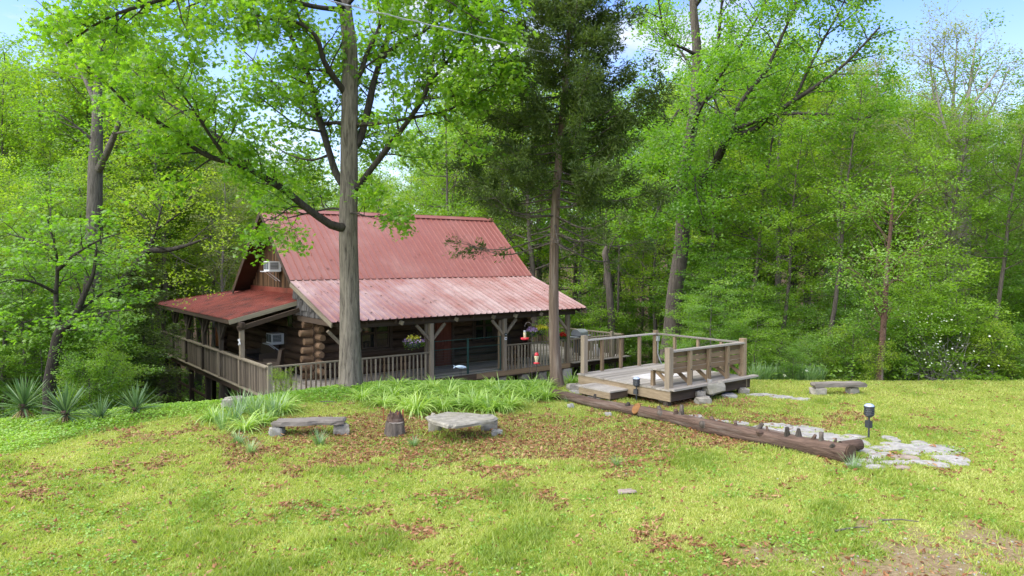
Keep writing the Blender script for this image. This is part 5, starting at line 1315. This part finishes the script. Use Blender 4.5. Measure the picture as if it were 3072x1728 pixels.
drawn_tree('hardwood_tree', 'arching hardwood leaning towards the gable left of the roof',
           [(300, 1010, 26, .22), (321, 926, 26, .19), (345, 880, 26, .17), (378, 832, 26, .15), (400, 805, 26, .14), (427, 772, 26, .13), (447, 752, 26, .12), (502, 750, 25.8, .09), (560, 736, 25.5, .06), (625, 712, 25.2, .03)],
           [([(447, 755, 26), (458, 720, 26), (467, 690, 26), (480, 640, 26.2), (500, 570, 26.4)], .08, .02), ([(502, 750, 25.8), (440, 730, 25.4), (380, 727, 25)], .05, .012), ([(502, 750, 25.8), (545, 780, 25.6), (590, 800, 25.4)], .03, .008), ([(560, 736, 25.5), (610, 690, 25.8), (650, 660, 26)], .03, .008), ([(467, 690, 26), (540, 640, 26), (600, 600, 26)], .04, .01), ([(467, 690, 26), (400, 620, 26.4), (340, 580, 26.8)], .04, .01)],
           'bark_dark', 'leaf_yellow', tmpl_leaf(.6), .105, 12, .42, 503, 2.3, flat=.45)
drawn_tree('hardwood_tree', 'leaning trunk of a snapped dark hardwood behind the side deck',
           [(1836, 1000, 36, .2), (1832, 930, 36, .19), (1826, 850, 36, .17), (1820, 790, 36, .16), (1815, 760, 36, .15), (1822, 735, 36, .08)], [([(1818, 770, 36), (1850, 700, 36), (1880, 640, 36)], .05, .015)], 'bark_forest', 'leaf_forest', tmpl_leaf(.6), .16, 9, .5, 504, 2.4)
drawn_tree('sapling', 'slim reddish trunk with pale patches at the edge of the right lawn',
           [(2638, 1150, 21.6, .115), (2640, 1110, 21.6, .10), (2646, 1040, 21.6, .095), (2650, 980, 21.6, .088), (2655, 900, 21.6, .08), (2662, 800, 21.6, .065), (2672, 680, 21.6, .05), (2680, 560, 21.6, .03)],
           [([(2655, 900, 21.6), (2600, 840, 21.2), (2540, 800, 21)], .02, .01), ([(2660, 820, 21.6), (2730, 760, 21.2), (2800, 730, 20.9)], .02, .01), ([(2668, 720, 21.6), (2610, 650, 21.8), (2560, 620, 22)], .016, .01), ([(2672, 680, 21.6), (2740, 600, 21.8), (2790, 560, 22)], .016, .01), ([(2658, 860, 21.6), (2690, 840, 20.6), (2720, 850, 20)], .025, .008)],
           'bark_reddish', 'leaf_under', tmpl_leaf(.55), .095, 16, .42, 505, 2.8, flat=.4, trunk_leaf=18, tilt=.45)
drawn_tree('hardwood_tree', 'pale grey trunked tall tree with a broken limb right of the lawn',
           [(2880, 1120, 27, .32), (2884, 950, 27, .27), (2888, 800, 27, .26), (2892, 640, 27, .25), (2893, 500, 27, .22), (2890, 440, 27, .16), (2900, 330, 27, .08), (2915, 220, 27, .05), (2930, 100, 27, .015)],
           [([(2890, 640, 27), (2940, 590, 26.6), (3000, 560, 26.2), (3072, 545, 25.8), (3160, 520, 25.4)], .12, .03), ([(2895, 470, 27), (2850, 420, 27), (2820, 330, 27), (2800, 220, 27)], .09, .02), ([(2900, 330, 27), (2960, 260, 27), (3010, 180, 27)], .07, .015), ([(2890, 560, 27), (2950, 500, 26), (3000, 470, 25.4)], .06, .012), ([(2890, 520, 27), (2830, 480, 26), (2790, 470, 25.5)], .05, .012)],
           'bark_grey', 'leaf_forest', tmpl_leaf(.6), .11, 13, .45, 506, 1.8, trunk_leaf=14)
drawn_tree('hardwood_tree', 'bare twigged tall tree with few tan buds at the upper right',
           [(2845, 1100, 33, .28), (2850, 900, 33, .25), (2848, 700, 33, .19), (2846, 560, 33, .15), (2850, 430, 33, .10), (2860, 300, 33, .065), (2868, 180, 33, .035), (2872, 100, 33, .012)],
           [([(2848, 560, 33), (2890, 470, 33), (2935, 390, 33), (2985, 300, 33), (3030, 200, 33)], .09, .02), ([(2850, 430, 33), (2810, 330, 33), (2795, 230, 33), (2790, 140, 33)], .08, .02), ([(2855, 360, 33), (2910, 260, 32), (2950, 160, 31.5)], .07, .015), ([(2848, 620, 33), (2790, 540, 33), (2750, 460, 33), (2720, 360, 33)], .08, .02), ([(2860, 280, 33), (2830, 180, 33), (2840, 80, 33)], .05, .01)],
           'bark_grey', 'leaf_pale', tmpl_quad(.6), .11, 7, .45, 507, 3.6, .8, 2.2, 6, .9, trunk_leaf=26)
for i, (px, yb, Y, r_, h, lab) in enumerate(((2790, 1100, 25, .10, 9, 'thin straight hardwood left of the grey trunked tree'), (2470, 1100, 26, .12, 10, 'thin dark hardwood between the platform and the far bench'), (2330, 1100, 27, .10, 9, 'slender dark hardwood right of the platform corner post'), (2225, 1060, 29, .15, 11, 'dark hardwood trunk straight behind the bench of the platform'), (2960, 1100, 24, .11, 9, 'thin reddish hardwood close to the right edge of the lawn'))):
    x = (px - CX) / F * Y; plant('tallB', x, Y, lab, None, h / 17 * 1.1)
t = plant('conifer', *atY(423, 1020, 25.5)[:2], 'small dark cedar growing left of the porch roof', None, .95)
# white flowering shrub, dead brush, irises at the wood's edge
x, y = atY(2780, 1100, 22.6)[:2]
t = plant('sapB', x, y, 'shrub covered in white blossom at the far edge of the lawn', None, .75, name='flowering_shrub', cat='shrub')
g = np.random.default_rng(61); n = 330; P = np.stack([g.normal(0, 1.15, n), g.normal(-.6, .6, n), g.uniform(1.0, 3.3, n)], 1)
o = link('blossom', leaf_mesh('blossom', tmpl_quad(.9), P, .085, M['petal_white'], g, tilt=.9), t)
x, y = atY(2840, 1140, 22.2)[:2]; b = np.array([x, y, gz(x, y)]); paths = []
for k in range(46):
    a = g.uniform(0, 3.14); e = np.array([math.cos(a) * g.uniform(.6, 1.9), math.sin(a) * .5 - .2, g.uniform(.3, 1.9)]); p = wiggle(np.array([g.normal(0, .5), g.normal(0, .2), 0]), e, 6, .08, g); paths.append((p, np.linspace(.014, .004, 6), 4))
    for s in range(4): j = g.integers(2, 5); paths.append(([p[j], p[j] + g.normal(0, .28, 3)], [.005, .002], 3))
t = thing('dead_brush', 'tangle of bare grey twigs at the far edge of the lawn', 'brush', b); tube_obj('twigs', paths, M['bark_grey'], t, 4)

# ------------------------------------------------------------------ strap-leaved plants
def straps(g, n, L_, wd, arch, up0=.5, seg=5, base_r=.12):
    V, Fc, R_ = [], [], []
    for i in range(n):
        a = g.uniform(0, 6.28); l = L_ * g.uniform(.6, 1.15); el = R(90) - abs(g.normal(up0, .25)) ; d = np.array([math.cos(a), math.sin(a)]); p = np.array([*(d * g.uniform(0, base_r)), 0.]); sd_ = np.array([-d[1], d[0], 0]) * wd * g.uniform(.7, 1.2)
        tw = g.normal(0, .4); sd_ = sd_ * math.cos(tw) + np.array([0, 0, 1]) * math.sin(tw) * wd * .6
        k = len(V); ar = arch * g.uniform(.5, 1.5)
        for s in range(seg + 1):
            t = s / seg; w_ = (1 - t ** 2.2) * .5 * (.6 + .4 * min(1, t * 4)); V += [p - sd_ * w_, p + sd_ * w_]
            p = p + np.array([*(d * math.cos(el)), math.sin(el)]) * l / seg; el -= ar / seg
        rr = g.uniform(0, 1)
        for s in range(seg): Fc.append((k + 2 * s, k + 2 * s + 1, k + 2 * s + 3, k + 2 * s + 2)); R_.append(rr)
    return np.array(V), np.array(Fc), np.array(R_)
LILY = []; IRIS = []; GRASSY = []
for s in range(4):
    g = np.random.default_rng(600 + s); V, Fc, R_ = straps(g, 105, .76, .036, 2.0, .55); LILY.append(mesh_np('foliage', V, Fc, [M['leaf_lily']], R_))
    V, Fc, R_ = straps(g, 60, .72, .026, .5, .28); IRIS.append(mesh_np('foliage', V, Fc, [M['leaf_iris']], R_))
    V, Fc, R_ = straps(g, 70, .42, .014, .9, .35, base_r=.08); GRASSY.append(mesh_np('foliage', V, Fc, [M['leaf_iris']], R_))
def clump(px, py, me, s, name, label, cat, group=None, Y=None):
    if Y is None: p = onground(px, py)
    else:
        p = atY(px, py, Y); p[2] = gz(p[0], p[1])
    o = link(name, me, None, (p[0], p[1], p[2] - .03), (0, 0, random.uniform(0, 6.28)), (s, s, s * random.uniform(.9, 1.1))); return tag(o, label, cat, group)
lil = [(1085, 1200), (1135, 1178), (1180, 1196), (1215, 1222), (1240, 1180), (1290, 1215), (1300, 1172), (1345, 1192), (1375, 1222), (1405, 1178), (1440, 1208), (1470, 1166), (1500, 1190), (1530, 1222), (1545, 1170), (1580, 1196), (1600, 1162), (1620, 1184), (1640, 1200), (1425, 1228), (1500, 1232), (1150, 1216), (1330, 1232), (1250, 1240), (1465, 1236), (1355, 1160), (1195, 1165), (1640, 1165)]
for i, (x, y) in enumerate(lil): clump(x, y, LILY[i % 4], random.uniform(.85, 1.15) * (.78 if y < 1182 else 1), 'daylily', 'bright green arching daylily clump in the bed before the porch', 'plant', 'daylilies in the bed before the porch')
for i, (x, y, lab) in enumerate(((1745, 1140, 'daylily clump at the concrete pier right of the cedar'), (1715, 1150, 'small daylily tuft directly right of the cedar trunk'))): clump(x, y, LILY[i], .8, 'daylily', lab, 'plant')
for i, (x, y) in enumerate(((668, 1288), (705, 1268), (735, 1292), (765, 1250), (790, 1270), (640, 1262), (820, 1250), (845, 1236), (725, 1240))): clump(x, y, (IRIS + LILY)[(i * 3) % 8], random.uniform(.8, 1.05), 'iris', 'blue green strap leaved clump in the bed left of the bench', 'plant', 'strap leaved clumps left of the bench')
for i, (x, y, s, lab) in enumerate(((958, 1334, 1.0, 'tuft of upright blades in front of the brown slab bench'), (752, 1358, .8, 'drooping dark tuft at the lower left end of the flower bed'), (715, 1330, .9, 'upright blade tuft at the front of the left flower bed'), (1242, 1338, .7, 'small leafy tuft in front of the tree stump'), (1848, 1396, .6, 'bright grass tuft on the leaf littered lawn'), (2560, 1408, .9, 'tall grass tuft against the near end of the fallen log'), (1700, 1206, .5, 'small blade tuft growing at the fallen log'))):
    clump(x, y, GRASSY[i % 4], s, 'grass_tuft', lab, 'grass tuft')
for i in range(16):
    px = 2255 + i * 14 + random.uniform(-6, 6); clump(px, 1140, IRIS[i % 4], random.uniform(.75, 1.0), 'iris', 'dark green iris clump along the wood edge right of the platform', 'plant', 'irises along the wood edge', Y=21.6 + random.uniform(0, .7))
for i, (px, py) in enumerate(((2418, 1112), (2355, 1124))):
    p = atY(px, py, 21.7); z0 = gz(p[0], p[1]); t = thing('iris_flower', ('taller white iris flower at the wood edge', 'lower white iris flower nearer the platform')[i], 'flower', (p[0], p[1], z0))
    tube_obj('stem', [([(0, 0, 0), (0, 0, p[2] - z0)], [.008, .006])], M['leaf_iris'], t, 5); g = np.random.default_rng(i); PP = np.repeat([[0, 0, p[2] - z0]], 9, 0) + g.normal(0, .02, (9, 3)); link('petals', leaf_mesh('petals', tmpl_leaf(.7), PP, .1, M['petal_white'], g, tilt=.9), t)
# leafy weed clump beside the corner post
x, y = atY(848, 1195, 20.2)[:2]; plant('bushB', x, y, 'small leafy weed standing before the porch corner post', None, .42, cat='plant', name='weed')

# yuccas: every blade a leaf of its own
def blade_mesh(mat, L_, wd, bend):
    V = []; seg = 4
    for s in range(seg + 1):
        t = s / seg; w_ = wd * (.55 + .45 * min(1, 3 * t)) * (1 - t ** 2.5) * .5; z = -bend * t * t * L_; V += [(t * L_, -w_, z + w_ * .35), (t * L_, 0, z), (t * L_, w_, z + w_ * .35)]
    Fc = []
    for s in range(seg): Fc += [(3 * s, 3 * s + 1, 3 * s + 4, 3 * s + 3), (3 * s + 1, 3 * s + 2, 3 * s + 5, 3 * s + 4)]
    return mesh_np('leaf', V, Fc, [mat], np.full(len(Fc), .5))
BL = [blade_mesh(M['leaf_yucca'], .74, .046, b) for b in (.02, .10, .2)]; DB = [blade_mesh(M['leaf_deadyucca'], .6, .042, b) for b in (.2, .4)]
def yucca(px, py, s, n, label, stem=.3, seed=0, dead=18, Y=None):
    g = np.random.default_rng(seed)
    if Y is None: p = onground(px, py)
    else: p = atY(px, py, Y); p[2] = gz(p[0], p[1])
    t = thing('yucca', label, 'yucca', p, 0, 'yuccas at the edge of the lawn'); t.scale = (s, s, s)
    lathe('stem', t, M['bark_forest'], [(.07, -.1), (.065, stem * .6), (.08, stem), (.03, stem + .06)], 9)
    for k in range(n):
        f = (k + .5) / n; el = R(86) - (f ** .85) * R(88) + g.normal(0, .13); an = k * 2.39996 + g.normal(0, .25)
        o = link('leaf', BL[0 if f < .5 else (1 if f < .8 else 2)], t, (.02 * math.cos(an), .02 * math.sin(an), stem + .02 - .1 * f)); o.rotation_euler = Euler((g.normal(0, .2), -el, an), 'XYZ'); o.scale = (g.uniform(.8, 1.12),) * 3
    for k in range(dead):
        an = k * 2.39996 + 1; el = -R(25) - g.uniform(0, .7)
        o = link('dead_leaf', DB[k % 2], t, (.03 * math.cos(an), .03 * math.sin(an), stem * g.uniform(.6, .95))); o.rotation_euler = Euler((g.normal(0, .3), -el, an), 'XYZ'); o.scale = (g.uniform(.7, 1.0),) * 3
    lathe('old_flower_base', t, M['bark_log'], [(.05, stem - .06), (.095, stem - .02), (.07, stem + .05)], 8, (0, -.03, 0))
yucca(72, 1262, .98, 92, 'large yucca with a skirt of dead leaves at the far left', .36, 1, 26)
yucca(198, 1275, .95, 96, 'broad yucca with brown centre next to the far left one', .30, 2, 16)
yucca(300, 1268, .72, 60, 'small drooping yucca between the two broad ones', .15, 3, 8)
yucca(408, 1248, .82, 76, 'yucca farthest right, nearest to the cabin', .22, 4, 12)
yucca(338, 1225, .85, 60, 'shaded yucca half hidden behind the others', .4, 5, 6)
yucca(15, 1238, .8, 60, 'yucca cut by the left edge, behind the large one', .3, 6, 8)

# ------------------------------------------------------------------ lawn grass, ground cover, fallen leaves
def area_points(n, g, ylo=6.5, yhi=23.5, pw=1.0):
    y = ylo * (yhi / ylo) ** g.uniform(0, 1, n) if pw == 1.0 else g.uniform(ylo, yhi, n)
    x = g.uniform(-.80, .80, n) * y; return x, y
def gcover_lo(x): return np.interp(x, [-30, -16, -11, -9.2, -8.5, -7.2, -5.9, -5.2, -3.3, -2, -.8, 1.0, 1.3], [7, 9.5, 11.7, 13.1, 14.9, 16.2, 16.7, 17.6, 18.2, 18.4, 18.4, 19.3, 60])
g = np.random.default_rng(800); x, y = area_points(560000, g)
lit, dirt, n1, n2, n3 = masks(x, y); edge = np.interp(x, EX, EY)
tall = smooth(.55, .75, fbm(x, y, .9, 71)); fine = fbm(x, y, 6.0, 77, 2)
keep = (g.uniform(0, 1, len(x)) < (1 - .62 * lit) * (1 - .93 * dirt) * np.clip(.25 + 1.3 * (fine - .1), 0, 1)) & (y < edge + .5 - .4 * (x < 1.2)) & (y < gcover_lo(x) + .4)
pu, pv = None, None
dx, dy = x - ORG.x, y - ORG.y; uu = dx * UX.x + dy * UX.y; vv = dx * VX.x + dy * VX.y
keep &= ~((uu > PU0 - .7) & (uu < PU1) & (vv > PV0) & (vv < PV1) & ((uu > PU0) | ((vv > -9.95) & (vv < -8.75))))
st = np.zeros(len(x), bool)
for (a, b_, c_, d_) in FS:
    c = atz(a, b_, .03); hw = abs(atz(a + c_, b_, .03)[0] - c[0]); hd = max(.14, (atz(a, b_ - d_, .03)[1] - atz(a, b_ + d_, .03)[1]) / 2); st |= ((x - c[0]) / hw) ** 2 + ((y - c[1]) / hd) ** 2 < .62
keep &= ~st
x, y, tall, n2k, litk = x[keep], y[keep], tall[keep], fbm(x[keep], y[keep], 1.1, 91), lit[keep]
n = len(x); z = ground_z(x, y); print('grass blades', n)
h = g.uniform(.018, .045, n) * (1 + 1.5 * tall) ; a = g.uniform(0, 6.28, n); wd = g.uniform(.005, .010, n) * (1 + y * .03)
ln = g.normal(0, .55, (n, 2)) * h[:, None]
B = np.stack([x, y, z], 1); S_ = np.stack([np.cos(a) * wd, np.sin(a) * wd, 0 * a], 1); T_ = B + np.stack([ln[:, 0], ln[:, 1], h], 1)
V = np.stack([B - S_, B + S_, T_], 1).reshape(-1, 3)
rn = np.clip(.55 + 1.3 * (n2k - .5) - .30 * tall + g.normal(0, .24, n), 0, 1)
tag(link('lawn_grass', mesh_np('lawn_grass', V, np.arange(3 * n).reshape(-1, 3), [M['grass']], rn)), 'short yellow green lawn grass', None, None, 'stuff')
# fallen leaves
g = np.random.default_rng(810); x, y = area_points(170000, g, 6.5, 22.5); lit, dirt, *_ = masks(x, y)
keep = (g.uniform(0, 1, len(x)) < .035 + .6 * lit * (1 - .9 * dirt) + .03 * dirt) & (y < np.interp(x, EX, EY)) & (y < gcover_lo(x) + .3); keep &= ~st_in if False else keep
x, y = x[keep], y[keep]; P = np.stack([x, y, ground_z(x, y) + g.uniform(.004, .035, len(x))], 1); print('fallen leaves', len(x))
tag(link('fallen_leaves', leaf_mesh('fallen_leaves', tmpl_leaf(.5, .14), P, g.uniform(.045, .11, len(x)), M['litter'], g, tilt=.45, droop=-.05)), 'brown fallen oak leaves on the lawn', None, None, 'stuff')
# ground cover on the bank
g = np.random.default_rng(820); n = 300000; x = g.uniform(-15, 2.0, n); y = g.uniform(9, 26, n); lo = gcover_lo(x); ed = np.interp(x, EX, EY)
lo = lo + (fbm(x, y, .9, 15) - .5) * 1.2
keep = (y > lo) & (y < ed + np.where(x > -6.5, 1.3, 4.0)) & ~((y > ed + 1.5) & (x < -8.5)); u_ = (x - ORG.x) * UX.x + (y - ORG.y) * UX.y; v_ = (x - ORG.x) * VX.x + (y - ORG.y) * VX.y
keep &= ~((u_ > .05) & (v_ > -.1)); x, y, lo, ed = x[keep], y[keep], lo[keep], ed[keep]; n = len(x)
hh = (.04 + .20 * fbm(x, y, 1.3, 19)) * np.where(y > ed, .6, 1) * smooth(-.1, .7, y - lo); P = np.stack([x, y, ground_z(x, y) + hh * g.uniform(.1, 1, n) ** .6], 1); print('cover', n)
rn = np.clip(.5 + 1.2 * (fbm(x, y, .8, 23) - .5) + g.normal(0, .2, n), 0, 1)
tag(link('ground_cover', leaf_mesh('ground_cover', tmpl_leaf(.7), P, g.uniform(.035, .075, n), M['leaf_cover'], g, rn, tilt=.5, droop=.1)), 'low bright green ground cover on the bank', None, None, 'stuff')
# woodland floor plants, thin
g = np.random.default_rng(830); n = 90000; y = g.uniform(20, 62, n); x = g.uniform(-.85, .85, n) * y; ed = np.interp(x, EX, EY); keep = (y > ed + .8) & ~np.array([in_house(a_, b_, 2.2) for a_, b_ in zip(x, y)]) & ~((x > -9) & (x < 4.5) & (y < 27))
x, y = x[keep], y[keep]; P = np.stack([x, y, ground_z(x, y) + g.uniform(.02, .6, len(x))], 1)
tag(link('undergrowth', leaf_mesh('undergrowth', tmpl_leaf(.6), P, g.uniform(.10, .2, len(x)), M['leaf_under'], g, tilt=.5)), 'green undergrowth on the woodland floor', None, None, 'stuff')
# debris lying on the front roof
g = np.random.default_rng(840); n = 230; u_ = g.uniform(U0 + .1, U1 - .1, n); f = np.where(g.uniform(0, 1, n) < .75, g.uniform(.0, 1.0, n) ** .8, 1 + g.uniform(0, .5, n))
P = []
for a_, q in zip(u_, f):
    v_, h_ = (EV + (BV - EV) * q, EH + (BH - EH) * q) if q < 1 else (BV + (RV - BV) * (q - 1), BH + (RH - BH) * (q - 1))
    P.append(W(a_, v_, h_ + .03))
tag(link('roof_leaves', leaf_mesh('roof_leaves', tmpl_leaf(.5), np.array(P), g.uniform(.05, .14, n), M['bark_log'], g, tilt=.25)), 'dead leaves and twigs lying on the red roof', None, None, 'stuff')
# sticks on the lawn
for i, (px, py, l, rz, lab) in enumerate(((2560, 1590, .6, .3, 'grey stick on the bare soil at the lower right'), (2700, 1572, .5, -.4, 'short pale stick beyond the grey one on the bare soil'), (985, 1212, .6, -.6, 'dead grey branch lying in the ground cover near the oak'))):
    p = onground(px, py); g = np.random.default_rng(i); q = wiggle(np.array([-l / 2, 0, .02]), np.array([l / 2, 0, .05]), 6, .03, g)
    o = tag(tube_obj('fallen_stick', [(q, np.linspace(.014, .006, 6))], M['bark_limb'], None, 6), lab, 'stick'); o.location = p; o.rotation_euler = (0, 0, rz)

# pale chips on the bare soil
g = np.random.default_rng(850); x, y = area_points(40000, g, 6.5, 14); lit, dirt, *_ = masks(x, y); keep = g.uniform(0, 1, len(x)) < .07 * dirt + .002
x, y = x[keep], y[keep]; n = len(x); P = np.stack([x, y, ground_z(x, y)], 1); sz = g.uniform(.008, .03, n)
T = np.array([(-1, -.7, 0), (1, -.6, 0), (.1, 1, 0), (-.2, 0, .55), (.5, .1, .5)]); a = g.uniform(0, 6.28, n); c_, s_ = np.cos(a), np.sin(a)
V = np.stack([(T[None, :, 0] * c_[:, None] - T[None, :, 1] * s_[:, None]), (T[None, :, 0] * s_[:, None] + T[None, :, 1] * c_[:, None]), np.repeat(T[None, :, 2], n, 0)], -1) * sz[:, None, None] + P[:, None]
Fq = np.array([(0, 1, 4), (0, 4, 3), (1, 2, 4), (2, 3, 4), (2, 0, 3)]); tag(link('pebbles', mesh_np('pebbles', V.reshape(-1, 3), (Fq[None] + np.arange(n)[:, None, None] * 5).reshape(-1, 3), [M['flag']])), 'pale stone chips on the bare soil', None, None, 'stuff')

# trees and saplings that would share a label are told apart by their order from the left
same = {}
for o in scn.objects:
    if o.parent is None and o.get('category') in ('tree', 'sapling', 'shrub') and o.get('group'): same.setdefault(o['label'], []).append(o)
ORD = ['leftmost', 'second from left', 'third from left', 'fourth from left', 'fifth from left', 'sixth from left', 'seventh from left', 'eighth from left']
for lb, os_ in same.items():
    if 1 < len(os_) <= 8:
        for i, o in enumerate(sorted(os_, key=lambda q: q.location.x / q.location.y)): o['label'] = lb + ', ' + (ORD[i] if i < len(os_) - 1 or len(os_) < 2 else 'rightmost')

# broad-leaved weeds and clover in patches through the lawn
g = np.random.default_rng(860); cx, cy = area_points(5200, g, 6.5, 21); lit, dirt, *_ = masks(cx, cy); k = (fbm(cx, cy, .8, 95) > .50) & (dirt < .6) & (cy < gcover_lo(cx)) & (g.uniform(0, 1, len(cx)) < .75); cx, cy = cx[k], cy[k]
per = 14; x = np.repeat(cx, per) + g.normal(0, .07, len(cx) * per); y = np.repeat(cy, per) + g.normal(0, .07, len(cx) * per)
keep = np.ones(len(x), bool)
for (a, b_, c_, d_) in FS:
    c = atz(a, b_, .03); keep &= ((x - c[0]) / .5) ** 2 + ((y - c[1]) / .3) ** 2 > .5
uu = (x - ORG.x) * UX.x + (y - ORG.y) * UX.y; vv = (x - ORG.x) * VX.x + (y - ORG.y) * VX.y; keep &= ~((uu > 5) & (uu < PU1) & (vv > PV0) & (vv < PV1))
x, y = x[keep], y[keep]; P = np.stack([x, y, ground_z(x, y) + g.uniform(.015, .05, len(x))], 1)
tag(link('lawn_weeds', leaf_mesh('lawn_weeds', tmpl_quad(.7), P, g.uniform(.022, .05, len(x)), M['leaf_cover'], g, tilt=.5)), 'small broad leaved weeds in the lawn', None, None, 'stuff')
